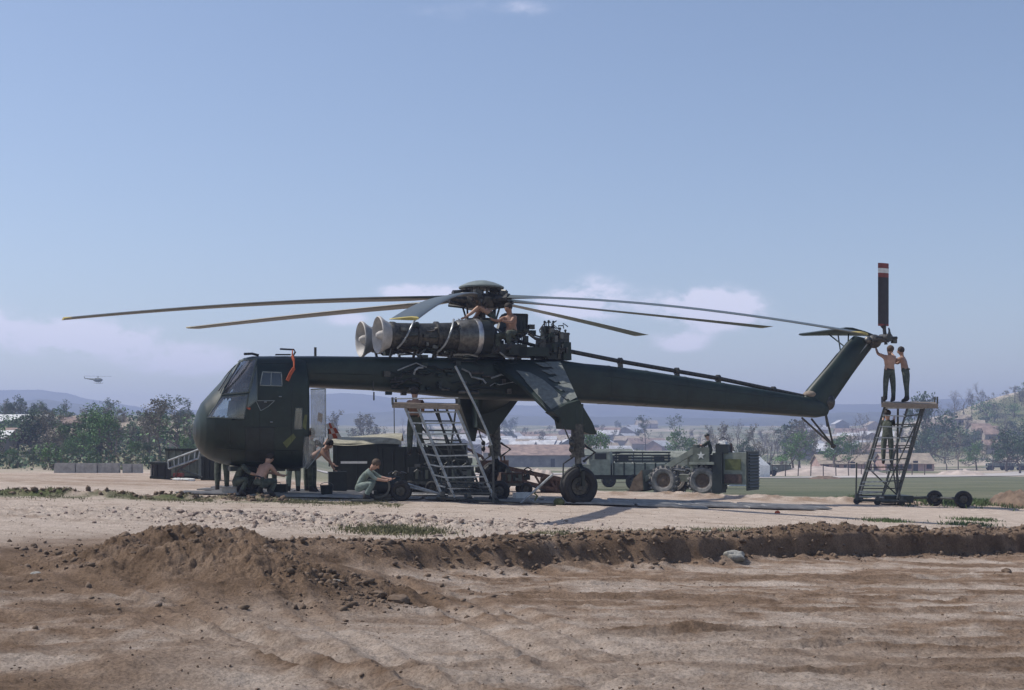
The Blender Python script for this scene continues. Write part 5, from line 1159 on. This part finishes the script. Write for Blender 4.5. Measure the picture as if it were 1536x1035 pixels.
for y in (.05, -1.5):
    mb = MB(); mb.beam(V(.3, y, 1.75), V(1.5, y, 1.05), .14, .22); mb.beam(V(1.5, y, 1.05), V(2.5, y, .5), .12, .2); mb.build('lift_arm', olive_l, loader)
    mb = MB(); mb.tube([V(.7, y, .9), V(1.5, y, 1.0)], .07, 8); mb.build('hydraulic_ram', steel, loader)
    LB('arm_post', (.35, y-.02, 1.35), (.3, .16, 1.0), olive_v)
mb = MB(); P = [V(2.4, 0, .95), V(2.35, 0, .15), V(3.0, 0, .02), V(3.1, 0, .10), V(2.55, 0, .25), V(2.5, 0, .92)]; mb.prism([p+V(0, .35, 0) for p in P], V(0, -2.2, 0)); bk = mb.build('bucket', olive_v, loader)
for y in (.35, -1.85): mb = MB(); mb.prism([V(2.4, y, .95), V(2.35, y, .15), V(3.0, y, .02), V(2.75, y, .6)], V(0, .03, 0)); mb.build('bucket_side', clod_m, bk)
mb = MB(); mb.tube([V(-1.0, -.4, 1.6), V(-1.0, -.4, 2.0)], .05, 8); mb.build('exhaust_stack', rust, loader); LB('kit_bag', (-.75, -.3, 1.78), (.5, .7, .35), olive_d); LB('fuel_can', (.35, -.2, 1.75), (.2, .35, .4), olive_v)
dr = loader.matrix_basis @ V(-.1, -.65, 1.12)
person('driver in dark clothes seated on top of the wheel loader', dr, ly+.2, lean=12, head=5, th=(88, 82), kn=(80, 76), sa=(55, 45), el=(30, 40), top='g', hat=olive_d)
bg_ = thing('cloth_bundle', 'white cloth bundle lying on the loader behind the driver', 'bundle', loader.matrix_basis @ V(-.62, -.6, 1.95), .3); mb = MB(); mb.ell((0, 0, .02), (.22, .2, .16), 12, 8, jit=.35, seed=3); mb.build('cloth', cloth_w, bg_); mb = MB(); mb.tube([V(-.2, 0, .2), V(0, .0, .33), V(.2, 0, .2)], .02, 5); mb.build('cord', olive_d, bg_)

# ---------------------------------------------------------------- trucks, crates, shelters
def truck(label, u, D, yaw, body='canvas', sc=1., group=None, m=None, name='army_truck'):
    m = m or olive_l; r_ = thing(name, label, 'truck', on(u, D), yaw, group); r_.scale = (sc,)*3
    def b(nm, c, d, mm, par=r_, taper=1.): q = MB(); q.box(c, d, taper=taper); return q.build(nm, mm, par, smooth=False)
    b('chassis', (-.2, 0, .75), (5.8, .8, .25), olive_d); b('hood', (2.2, 0, 1.2), (1.3, 1.1, .65), m, taper=.94); cb = b('cab', (1.1, 0, 1.35), (1.2, 1.9, .9), m); b('cab_top', (1.05, 0, 2.05), (1.1, 1.8, .5), canvas if body == 'canvas' else m, taper=.92)
    b('windshield', (1.63, 0, 2.0), (.04, 1.6, .4), glass_l, cb); b('side_opening', (1.1, .92, 2.02), (.7, .05, .35), dark_open, cb); b('side_opening', (1.1, -.92, 2.02), (.7, .05, .35), dark_open, cb)
    b('grille', (2.87, 0, 1.15), (.05, .8, .5), dark_open); b('bumper', (3.0, 0, .75), (.12, 1.9, .2), m)
    for s in (-1, 1): b('fender', (2.1, s*.8, 1.12), (1.1, .4, .08), m); q = MB(); q.ell((2.88, s*.62, 1.2), (.05, .11, .11), 8, 6); q.build('headlight', white_m, r_)
    bd = b('cargo_bed', (-1.3, 0, 1.25), (3.4, 2.1, .7), m)
    for k in range(6): b('bed_stake', (-2.8+k*.62, -1.07, 1.25), (.08, .05, .75), olive_d, bd); b('bed_stake', (-2.8+k*.62, 1.07, 1.25), (.08, .05, .75), olive_d, bd)
    if body == 'canvas':
        q = MB(); q.loft([[V(x, 1.02*math.cos(PI*k/8)*(1 if x else 1), 1.6+.95*math.sin(PI*k/8)**.6) for k in range(9)] for x in (-3., -2.2, -1.4, -.6, .35)], False, closed=False); q.build('canvas_cover', m, r_)
    elif body == 'rack':
        for k in range(7): b('side_slat', (-1.3, -1.08, 1.7+k*.0+.18*(k % 4)), (3.4, .04, .1), olive_d, bd) if k < 4 else b('rack_post', (-2.9+(k-4)*1.6, -1.08, 1.9), (.06, .06, .7), olive_d, bd)
    for x in (2.1, -.9, -2.1):
        for s in (-1, 1): wheel(V(x, s*.92, .5), .5, .3, par=r_)
    return r_
truck('flatbed army truck with slatted sides just right of the main wheel', 930, 74, PI-.15, 'rack', .92)
truck('second army truck with canvas cover half hidden behind the flatbed truck', 958, 84, PI-.05, 'canvas', .9)
truck('canvas topped army truck behind the front of the wheel loader', 1015, 78, PI-.2, 'canvas', .86)
truck('leading army truck on the far road at the right edge', 1500, 292, PI+.05, 'rack', 1.05); truck('following army truck on the far road cut by the right edge', 1546, 290, PI+.05, 'canvas', 1.05)
truck('small dark truck parked beside the far green container', 1140, 180, .3, 'canvas', .8)
def boxthing(name, label, cat, u, D, w, d, h, m, yaw=0., ribs=6, roof=None, door=True, extra=None, dz=0.):
    r_ = thing(name, label, cat, on(u, D, dz), yaw); q = MB(); q.box((0, 0, h/2), (w, d, h)); q.build('wall', m, r_, smooth=False)
    for k in range(ribs): q = MB(); q.box((-w/2+.08+(w-.16)*k/max(1, ribs-1), -d/2-.02, h/2), (.05, .05, h*.94)); q.build('rib', m, r_, smooth=False)
    for z in (.04, h-.04): q = MB(); q.box((0, -d/2-.025, z), (w+.02, .06, .08)); q.build('edge_rail', olive_d, r_, smooth=False)
    if door: q = MB(); q.box((w*.18, -d/2-.015, h*.47), (w*.24, .05, h*.8)); dd = q.build('door', m, r_, smooth=False); q = MB(); q.box((w*.18-w*.09, -d/2-.06, h*.5), (.04, .05, .16)); q.build('handle', steel, dd, smooth=False)
    if roof: q = MB(); q.loft([[V(x, -d/2-.1, h-.03+.03*math.sin(x*3)), V(x, -d/2+.1, h+.10+.05*math.sin(x*2.3)), V(x, 0, h+.26+.06*math.sin(x*1.7)), V(x, d/2, h+.08)] for x in np.linspace(-w/2-.08, w/2+.08, 14)], False, closed=False); q.build('canvas_roof', roof, r_)
    return r_
sh = boxthing('equipment_shelter', 'dark green equipment shelter with khaki canvas roof behind the squatting man', 'shelter', 552, 40.8, 1.95, 2.2, 1.42, olive_d, .05, 4, canvas)
q = MB(); q.box((-.35, -1.14, .86), (.78, .04, .07)); q.build('white_strip', white_m, sh, smooth=False)
boxthing('equipment_shelter', 'plain dark green cabinet shelter between the canvas shelter and the near work stand', 'shelter', 612, 40.5, 1.5, 1.8, 1.36, olive_d, -.05, 5)
boxthing('storage_box', 'tall dark box behind the near work stand', 'box', 672, 40.5, 1.15, 1.2, 1.5, olive_d, .0, 3, door=False)
boxthing('shipping_container', 'far dark green ribbed container at the edge of the field', 'container', 1166, 192, 3.4, 2.3, 1.5, olive_v, .1, 9, door=False)
boxthing('crate', 'black open topped crate left of the tilted ladder frame', 'crate', 244, 45, .42, .6, .56, dark_open, 0, 2, door=False); boxthing('crate', 'grey crate at the left end of the crate row', 'crate', 232.5, 45.2, .15, .6, .56, conc, 0, 2, door=False)
boxthing('crate', 'large teal green crate behind the tilted ladder frame', 'crate', 277, 46.8, 1.15, .8, 1.05, olive_v, 0, 5, door=False)
boxthing('crate', 'dark green crate just left of the standing legs under the nose', 'crate', 317, 45.4, .5, .8, .82, olive_d, 0, 3, door=False)
# tilted ladder frame
lf = thing('ladder_frame', 'grey steel ladder frame tilted up against the crates left of the nose', 'ladder')
ln(lf, 'side_rail', 44.2, [(252, 691), (301, 673)], .035, rail_m); ln(lf, 'side_rail', 44.2, [(253, 703), (297, 688)], .035, rail_m)
for k in range(7): t = k/6; ln(lf, 'rung', 44.2, [lerp((252, 691), (301, 673), t), lerp((253, 703), (297, 688), t+(.04 if k % 2 else 0))], .024, rail_m)
ln(lf, 'leg', 44.2, [(295, 689), (268, 704), (262, 716)], .03, rust); ln(lf, 'leg', 44.2, [(270, 704), (303, 716)], .04, stand_m)
rg2 = random.Random(8)
for k in range(4):
    o = on(266+k*6.5, 44.0); q = MB(); q.ell((0, 0, .03), (.16, .1, .05), 10, 6, jit=.5, seed=k); tag(q.build('rag', cloth_w, loc=o), ['crumpled white rag, leftmost below the tilted ladder frame', 'crumpled white rag, second below the tilted ladder frame', 'crumpled white rag, third below the tilted ladder frame', 'crumpled white rag, rightmost below the tilted ladder frame'][k], 'rag', 'white rags below the ladder frame')
o = on(268, 44.4, .12); q = MB(); q.box((0, 0, .06), (.3, .3, .12)); tag(q.build('red_can', red_m, loc=o, smooth=False), 'small dark red can under the tilted ladder frame', 'can')
# brown steel ramp beam and its end box
rp = thing('steel_ramp', 'dark brown trussed steel ramp sloping down between the work stand and the main wheel', 'ramp')
for dD in (0, .9):
    D = 43+dD; mb = MB(); mb.beam(W(716, 693, D), W(846, 720, D), .08, .14); mb.build('top_chord', rust, rp); mb = MB(); mb.beam(W(722, 707, D), W(846, 738, D), .08, .12); mb.build('bottom_chord', rust, rp)
    for k in range(11): mb = MB(); mb.beam(W(*lerp((722, 694), (846, 720), k/11), D), W(*lerp((722, 707), (846, 738), (k+(1 if k % 2 else 0))/11), D), .05, .07); mb.build('web_bar', rust, rp)
for k in range(9): mb = MB(); t = k/9; mb.beam(W(*lerp((722, 695), (846, 721), t), 43.05), W(*lerp((722, 695), (846, 721), t), 43.85), .3, .05); mb.build('deck_plate', rust, rp)
mb = MB(); mb.box(W(740, 700, 43.4), (1.0, .9, .42)); mb.build('end_box', rust, rp, smooth=False); mb = MB(); mb.box(W(829, 729, 43.5), (.8, .8, .5)); mb.build('foot_frame', rust, rp, smooth=False)
for u in (752, 757): ln(rp, 'bracket', 43, [(u, 692), (u-1, 684)], .03, rust)
for (u, v) in ((722, 684), (712, 678)): ln(rp, 'winch_bar', 43, [(u-14, v-6), (u, v), (u+6, v+9)], .05, rust)
tb_ = thing('tow_bar', 'pale tow bar leaning on the ground left of the main wheel', 'tow bar'); ln(tb_, 'shaft', 34.4, [(781, 755), (829, 712)], .032, rail_m, 8); ln(tb_, 'fork', 34.4, [(797, 741), (790, 748), (800, 752)], .025, rail_m); ln(tb_, 'fork', 34.4, [(800, 738), (806, 744), (802, 751)], .025, yellow_d)
# engine on the ground beside the squatting man
en = thing('ground_power_unit', 'black engine unit with belt ring and wheel beside the squatting man', 'engine', on(583, 33.8)); 
q = MB(); q.tube([V(-.28, 0, .36), V(.30, 0, .36)], .26, 18); q.build('drum', olive_d, en); q = MB(); q.lathe((-.22, -.28, .36), (0, 1, 0), [(-.03, .24), (-.03, .29), (.03, .29), (.03, .24)], 24); q.build('belt_ring', steel, en)
q = MB(); q.box((0, 0, .12), (.75, .45, .12)); q.build('base_frame', dsteel, en, smooth=False)
for k in range(22): q = MB(); p = V(rg2.uniform(-.38, .38), rg2.uniform(-.28, .1), rg2.uniform(.2, .72)); (q.box(p, (rg2.uniform(.05, .18), .1, rg2.uniform(.05, .14))) if k % 2 else q.tube([p, p+V(.08, 0, .06), p+V(.2, 0, .02)], .02, 5)); q.build('engine_part', rg2.choice([dsteel, steel, olive_d, black]), en)
wheel(V(.32, -.22, .25), .26, .16, par=en); wheel(V(.32, .25, .25), .26, .16, par=en)
for (u, D, m_, lab) in ((490, 34.6, olive_d, 'dark round bucket on the mats behind the squatting man'), (603, 36.5, dsteel, 'dark steel drum right of the engine unit')):
    t = thing('bucket', lab, 'bucket', on(u, D, .03)); q = MB(); q.lathe((0, 0, 0), (0, 0, 1), [(0, .01), (0, .14), (.26, .17), (.28, .175), (.27, .16), (.05, .13), (.05, .01)], 20); q.build('pail', m_, t); q = MB(); q.tube([V(.17*math.cos(a), .05*math.sin(a), .27+.08*math.sin(a)) for a in np.linspace(0, PI, 9)], .008, 5); q.build('handle', steel, t)
o = on(544, 32.6, .02); q = MB(); q.box((0, 0, .02), (.55, .4, .04)); tag(q.build('board', stand_m, loc=o, smooth=False), 'flat dark board on the dirt below the squatting man', 'board')
for k, (x0, v, l) in enumerate(((610, 727, 62), (614, 733, 58), (880, 0, 0))):
    if l: o = on(x0+l/2, 35.6+k*.5, .05); q = MB(); q.box((0, 0, .03), (l/F*35.6, .14, .06)); tag(q.build('plank', cloth_w if k else wood, loc=o, smooth=False), ['pale plank lying behind the engine unit', 'white plank lying nearer the near work stand'][k], 'plank')
# red and white checkered cloth hung over a frame behind the cockpit
ck = thing('checkered_cover', 'red and white checkered cloth cover hanging behind the clear rear panel', 'cover')
P0 = [(489, 636), (499, 634), (513, 657), (494, 659)]; n_ = 3
for i in range(n_):
    for j in range(n_):
        a = lerp(lerp(P0[0], P0[1], j/n_), lerp(P0[3], P0[2], j/n_), i/n_); b = lerp(lerp(P0[0], P0[1], (j+1)/n_), lerp(P0[3], P0[2], (j+1)/n_), i/n_)
        c = lerp(lerp(P0[0], P0[1], (j+1)/n_), lerp(P0[3], P0[2], (j+1)/n_), (i+1)/n_); d = lerp(lerp(P0[0], P0[1], j/n_), lerp(P0[3], P0[2], j/n_), (i+1)/n_)
        q = MB(); q.prism([W(*p, 36.9+.08*math.sin(i*2+j)) for p in (a, b, c, d)], V(0, .02, 0)); q.build('cloth_square', orange_m if (i+j) % 2 else cloth_w, ck, smooth=False)
ln(ck, 'frame_pole', 36.95, [(492, 636), (494, 700)], .02, stand_m)
q = MB(); q.prism([W(*p, 36.2) for p in ((477, 618), (484, 621), (483, 634), (476, 631))], V(0, .02, 0)); q.build('cloth_square', orange_m, ck, smooth=False)
# distant light helicopter
sh_ = thing('small_helicopter', 'tiny distant helicopter flying at left', 'helicopter', W(147, 570, 420), R(-12)); q = MB(); q.ell((0, 0, 0), (1.6, .8, .7), 14, 9); q.build('cabin', olive_v, sh_); q = MB(); q.tube([V(-1, 0, .15), V(-4.6, 0, .55)], [.35, .09], 8); q.beam(V(-4.5, 0, .4), V(-4.8, 0, 1.1), .35, .06); q.build('tail_boom', olive_v, sh_)
q = MB(); q.box((0, 0, 1.2), (8.2, .3, .05), Matrix.Rotation(.5, 3, 'Z')); q.tube([V(0, 0, .5), V(0, 0, 1.2)], .12, 6); q.build('rotor', olive_d, sh_)
for s in (-1, 1): q = MB(); q.tube([V(-1.1, s*.7, -1), V(1.2, s*.7, -1), V(1.4, s*.7, -.85)], .05, 5); q.tube([V(.5, s*.7, -1), V(.5, s*.4, -.4)], .04, 5); q.build('skid', olive_d, sh_)
# white barrels in a row beyond the field, fence posts
bp_ = None
for k in range(12):
    u = 1184+k*7.5+rg2.uniform(-2, 2); D = 200+rg2.uniform(-4, 4); q = MB(); q.lathe((0, 0, 0), (0, 0, 1), [(0, .01), (0, .42), (.5, .44), (1.0, .42), (1.02, .01)], 12)
    if bp_ is None: bp_ = q.build('barrel', white_m); o = bp_
    else: o = bp_.copy(); COL.objects.link(o)
    o.location = on(u, D); tag(o, 'white barrel in the far row beyond the green field', 'barrel', 'white barrels beyond the field')
pp = None
for k in range(14):
    u = 1140+k*19; D = 172+rg2.uniform(-2, 2)+k*2.; q = MB(); q.box((0, 0, .8), (.12, .12, 1.7))
    if pp is None: pp = q.build('fence_post', bark, smooth=False); o = pp
    else: o = pp.copy(); COL.objects.link(o)
    o.location = on(u, D, -.05); o.rotation_euler = (rg2.uniform(-.05, .05), rg2.uniform(-.05, .05), 0); tag(o, 'thin fence post along the far edge of the green field', 'post', 'fence posts along the field')
for (u, v, D, w, lab) in ((1100, 684, 90, .9, 'pointed white tent behind the loader hood'), (1139, 692, 160, .9, 'low white tent right of the loader grille')):
    o = on(u, D); h = EYE-(v-8-VH)*D/F-o[2]; t = thing('tent', lab, 'tent', o, .4); q = MB(); q.add([(-w, -w, h*.6), (w, -w, h*.55), (w, w, h*.6), (-w, w, h*.6), (0, 0, h), (-w, -w, 0), (w, -w, 0), (w, w, 0), (-w, w, 0)], [(0, 1, 4), (1, 2, 4), (2, 3, 4), (3, 0, 4), (0, 5, 6, 1), (1, 6, 7, 2), (2, 7, 8, 3), (3, 8, 5, 0)]); q.build('tent_cloth', white_m, t, smooth=False); q = MB(); q.tube([V(0, 0, h*.9), V(0, 0, h+.25)], .04, 5); q.build('tent_pole', bark, t)

# clutter on and around the mats: carts, boxes, drums and hoses
def cart(label, u, D, w, h, yaw, seed, mm=olive_d):
    rn = random.Random(seed); t = thing('equipment_cart', label, 'cart', on(u, D, .03), yaw); q = MB(); q.box((0, 0, .32), (w, .7, .08)); q.build('deck', stand_m, t, smooth=False)
    q = MB(); q.box((-.05*w, 0, .36+h*.4), (w*.7, .55, h*.8), taper=.95); bd = q.build('housing', mm, t, smooth=False)
    for k in range(4): q = MB(); q.box((-.3*w+k*w*.16, -.29, .36+h*.4), (w*.1, .03, h*.5)); q.build('access_panel', olive_v if k % 2 else olive_d, bd, smooth=False)
    for k in range(12): q = MB(); p = V(rn.uniform(-.45, .45)*w, rn.uniform(-.3, .1), .36+h*rn.uniform(.3, 1.05)); (q.box(p, (rn.uniform(.06, .2), .12, rn.uniform(.05, .16))) if k % 2 else q.tube([p, p+V(.1, -.03, .07), p+V(.22, 0, 0)], .02, 5)); q.build('fitting', rn.choice([dsteel, steel, olive_d, stand_m]), t)
    for x in (-w*.36, w*.36):
        for y in (-.33, .33): wheel(V(x, y, .19), .19, .12, par=t)
    q = MB(); q.tube([V(w*.5, 0, .3), V(w*.5+.5, 0, .12)], .025, 6); q.build('tow_handle', stand_m, t); return t
cart('dark equipment cart seen through the rungs of the near work stand', 690, 37.4, 1.3, .62, .1, 1); cart('low dark cart left of the near work stand behind the planks', 636, 38.2, .9, .5, -.2, 2); cart('small dark cart under the belly right of the near work stand', 768, 39.5, 1.0, .40, .2, 3, rust)
for k, (u, D, w, h, m_, lab) in enumerate(((416, 35.2, .5, .22, olive_d, 'dark tool chest on the mats beside the bare backed man'), (345, 34.0, .36, .16, conc, 'pale grey box on the mats in front of the nose wheel'), (506, 37.4, .5, .55, olive_d, 'dark upright box between the cockpit bubble and the canvas shelter'), (782, 36.2, .4, .16, white_m, 'small white box lying left of the tow bar'))):
    t = thing('tool_box', lab, 'box', on(u, D, .03), .1*k); q = MB(); q.box((0, 0, h/2), (w, .3, h)); q.build('case', m_, t, smooth=False); q = MB(); q.box((0, 0, h+.015), (w+.02, .32, .03)); q.build('lid', m_, t, smooth=False); q = MB(); q.tube([V(-.08, 0, h+.03), V(-.08, 0, h+.07), V(.08, 0, h+.07), V(.08, 0, h+.03)], .01, 5); q.build('handle', dsteel, t)
def hose(label, P, r_, m_):
    Q_ = []
    for (u, D), (u2, D2) in zip(P, P[1:]):
        for k in range(8): f = k/8; q = on(u+(u2-u)*f, D+(D2-D)*f+.12*math.sin(f*6.28), r_+.02); Q_.append(V(*q))
    q = MB(); q.tube(Q_, r_, 6); tag(q.build('hose', m_), label, 'hose')
hose('thin dark hose snaking over the dirt from the near work stand to the main wheel', [(690, 33.8), (740, 33.2), (790, 33.5), (840, 33.2)], .025, black); hose('pale cable lying on the mats right of the main wheel', [(905, 36.2), (960, 35.2), (1040, 36.4), (1120, 35.4)], .02, stand_m)
for (pts_, bv) in (([(389, 644), (389, 698)], cab_bvh), ([(437, 545), (437, 700)], cab_bvh), ([(325, 672), (380, 676), (448, 676)], cab_bvh), ([(345, 642), (346, 695)], cab_bvh)):
    q = []
    for (a_1, b_1) in zip(pts_, pts_[1:]): q += [lerp(a_1, b_1, k/8) for k in range(9)]
    seam(q, bv, 'skin_joint', .011)
# ---------------------------------------------------------------- rocks, clods, weeds
def rock(name, label, cat, u, v, D, wpx, hpx, m, seed):
    X = (u-CX)/F*D; rn = RNG; q = bmesh.new(); bmesh.ops.create_icosphere(q, subdivisions=3, radius=1)
    for vv in q.verts:
        c = vv.co; k = 1+.55*(float(fbm(np.array([c.x*1.3+seed]), np.array([c.y*1.3+c.z*1.7]), 3, seed)[0])-.5)*2*.6; vv.co = V(c.x*wpx/2/F*D, c.y*wpx/2.2/F*D, c.z*hpx/1.7/F*D)*k
    me = bpy.data.meshes.new(name); q.to_mesh(me); q.free(); me.polygons.foreach_set('use_smooth', [True]*len(me.polygons)); me.set_sharp_from_angle(angle=.35); me.materials.append(m)
    o = bpy.data.objects.new(name, me); COL.objects.link(o); o.location = (X, D, GZ(X, D, True)+hpx*.2/F*D); return tag(o, label, cat)
rock('boulder', 'pale grey boulder at the foot of the dark earth bank', 'rock', 1101, 842, 22.3, 31, 16, stone_m, 4)
rock('earth_clod', 'large dark clod lying alone right of the dirt pile', 'clod', 598, 906, 14.5, 34, 17, clod_m, 5)
rock('earth_clod', 'medium dark clod beside the largest lone clod', 'clod', 568, 905, 14.6, 22, 11, clod_m, 6)
rock('stone', 'small pale stone on the face of the dirt pile', 'stone', 291, 875, 15.2, 13, 8, stone_m, 7); rock('stone', 'flat pale stone left of the dirt pile', 'stone', 54, 884, 14.5, 15, 5, stone_m, 8)
rock('stone', 'pale stone right of the small dirt lump', 'stone', 505, 907, 14.6, 16, 5, stone_m, 9); rock('stone', 'small orange stone on the dirt right of the mats', 'stone', 1166, 764, 33.5, 8, 5, orange_m, 10)
rock('earth_clod', 'dark clod on the road at the right edge', 'clod', 1510, 838, 22, 16, 8, clod_m, 12)
rock('red_canister', 'small red canister on the mats right of the main wheel', 'canister', 953, 745, 38.5, 7, 6, red_m, 13)
rock('straw_pile', 'yellowish tangled pile left of the main wheel', 'pile', 838, 748, 34.6, 16, 14, yellow_d, 14)
def clods(name, n, fn, smin, smax, seed, m):
    rng = np.random.RandomState(seed); q = bmesh.new(); bmesh.ops.create_icosphere(q, subdivisions=1, radius=1); bv = np.array([v.co[:] for v in q.verts]); bf = np.array([[v.index for v in f.verts] for f in q.faces]); q.free()
    P = fn(rng, n); X, Y = P[:, 0], P[:, 1]; Z = terrain(X, Y, True); n = len(X); s = smin+(smax-smin)*rng.rand(n)**8
    vv = bv[None]*(1+1.05*(rng.rand(n, len(bv), 1)-.5))*s[:, None, None]*rng.uniform(.6, 1.3, (n, 1, 3)); vv[..., 2] *= .75
    vv += np.stack([X, Y, Z+s*.25], -1)[:, None]; fv = (bf[None]+(np.arange(n)*len(bv))[:, None, None]).reshape(-1, 3)
    me = bpy.data.meshes.new(name); me.vertices.add(n*len(bv)); me.vertices.foreach_set('co', vv.astype(np.float32).ravel()); me.loops.add(fv.size); me.loops.foreach_set('vertex_index', fv.astype(np.int32).ravel()); me.polygons.add(len(fv)); me.polygons.foreach_set('loop_start', np.arange(0, fv.size, 3, dtype=np.int32)); me.update(calc_edges=True); me.materials.append(m)
    o = bpy.data.objects.new(name, me); COL.objects.link(o); return tag(o, kind='stuff')
def f_berm(rng, n):
    X = rng.uniform(-3.6, 13, n); Y = berm_line(X)+rng.normal(.22, .42, n); return np.stack([X, Y], -1)
def f_pile(rng, n):
    a = np.stack([rng.normal(-3.6, 1.5, n*2//3), rng.normal(16.4, 1.5, n*2//3)], -1); b = np.stack([rng.normal(-2.2, .8, n//3), rng.normal(14.6, .8, n//3)], -1); P = np.concatenate([a, b]); return P[fbm(P[:, 0]*1.7, P[:, 1]*1.7, 3, 77) > .45]
def f_near(rng, n): Y = rng.uniform(8.5, 32, n); return np.stack([rng.uniform(-.45, .45, n)*Y, Y], -1)
def f_left(rng, n): X = rng.uniform(-16, -5.3, n); return np.stack([X, 31.5+.1*(X+9)+rng.normal(0, .3, n)], -1)
def f_mid(rng, n): return np.stack([rng.normal(-3, 2.3, n), rng.normal(24.5, 1.2, n)], -1)
clods('berm_clods', 7000, f_berm, .006, .062, 1, clod_m); clods('pile_clods', 6000, f_pile, .005, .048, 2, clod_m); clods('scattered_clods', 16000, f_near, .003, .016, 3, clod_m); clods('ridge_clods', 1500, f_left, .015, .085, 4, clod_m); clods('light_clods', 2200, f_mid, .012, .06, 5, mat('pale_clods', (.24, .185, .155), .97, var=.3, scale=5))
def blades(name, fn, n, h, m, seed):
    rng = np.random.RandomState(seed); P = fn(rng, n); X, Y = P[:, 0], P[:, 1]; n = len(X); Z = terrain(X, Y, True); a = rng.uniform(0, 6.28, n); hh = h*rng.uniform(.4, 1.2, n); w = .006+.1*hh
    dx, dy = np.cos(a)*w, np.sin(a)*w; lx, ly_ = rng.normal(0, .4, n)*hh, rng.normal(0, .4, n)*hh
    q = np.stack([np.stack([X-dx, Y-dy, Z-.01], -1), np.stack([X+dx, Y+dy, Z-.01], -1), np.stack([X+dx*.3+lx, Y+dy*.3+ly_, Z+hh], -1), np.stack([X-dx*.3+lx, Y-dy*.3+ly_, Z+hh], -1)], 1).reshape(-1, 3)
    tag(leaf_obj(name, q, m), kind='stuff')
def clump(rng, X, Y, s): return np.stack([X, Y], -1)[fbm(X*1.8, Y*1.8, 3, s) > .47]
def g1(rng, n): X = rng.uniform(-16, -2.6, n); Y = 31.2+.12*(X+8)+rng.normal(0, .8, n); return clump(rng, X, Y, 7)
def g2(rng, n): X = rng.uniform(.3, 6.2, n); Y = berm_line(X)+rng.normal(1.8, .6, n); return clump(rng, X, Y, 8)
def g3(rng, n): return np.stack([rng.normal(-1.95, .42, n), rng.normal(22.3, .5, n)], -1)
def g4(rng, n): X = rng.uniform(12, 18.5, n); Y = 45.5+rng.normal(0, 1.6, n); return clump(rng, X, Y, 9)
def g5(rng, n): c = np.array([(8.7, 31.), (10.4, 30.4), (13.6, 29.6), (11.5, 33)]); k = rng.randint(0, 4, n); return c[k]+rng.normal(0, .28, (n, 2))
blades('short_grass', g1, 14000, .045, grass_m, 1); blades('short_grass', g2, 9000, .04, grass_m, 2); blades('short_grass', g3, 2500, .06, grass_m, 3)
weed = mat('green_weeds', (.085, .125, .045), .8, var=.5, scale=2); blades('weeds', g4, 14000, .12, weed, 4); blades('weeds', g5, 1800, .07, weed, 5)

# labels that tell look-alikes apart: by what each stands near, then by its place among its neighbours there
ZONES = [(-999, 82, 'at the far left near the long white roof'), (82, 200, 'above the concrete barrier wall'), (200, 300, 'just left of the helicopter nose'), (300, 480, 'behind the cockpit'), (480, 590, 'between the cockpit and the near work stand'),
         (590, 700, 'behind the near work stand'), (700, 850, 'between the near work stand and the main wheel'), (850, 1000, 'above the flatbed trucks'), (1000, 1150, 'above the wheel loader'), (1150, 1280, 'below the tail end'), (1280, 1400, 'behind the tail stand'), (1400, 9999, 'right of the tail stand')]
ORD = ['leftmost', 'second from left', 'third from left', 'fourth from left', 'fifth from left', 'sixth from left', 'seventh from left', 'eighth from left', 'ninth from left', 'tenth from left', 'eleventh from left', 'twelfth from left', 'thirteenth from left', 'fourteenth from left', 'fifteenth from left']
KEYS = {}
for o in list(scene.objects):
    if o.parent is None and o.get('group') and o.get('category') in ('tree', 'bush', 'house', 'barrel', 'post'):
        l = o['label']
        for cut_ in (' in the hazy valley town', ' on the slope left', ' on the hill at', ' in the valley', ' on the left slope', ' among trees', ' in the far row', ' along the far edge', ' with a', ' with pale'):
            pass
        base = l.split(' in the hazy')[0].split(' on the slope')[0].split(' on the hill')[0].split(' in the valley')[0].split(' on the left slope')[0].split(' among trees')[0].split(' in the far row')[0].split(' along the far')[0]
        x, y, _ = o.location; u = CX+F*x/y; z = next(p for a, b, p in ZONES if a <= u < b); KEYS.setdefault((base, z), []).append((u, o))
for (base, z), lst in KEYS.items():
    lst.sort(key=lambda t: t[0])
    for i, (u, o) in enumerate(lst):
        lab = base+' '+z if len(lst) == 1 else (ORD[i] if i < len(ORD)-0 else 'rightmost')+' '+base+' '+z
        w = lab.split(); o['label'] = lab if len(w) <= 16 else ' '.join(lab.replace(' the ', ' ').split()[:16])
for o in scene.objects:
    if o.get('group'): o['group'] = o['group'].replace('bushs', 'bushes')
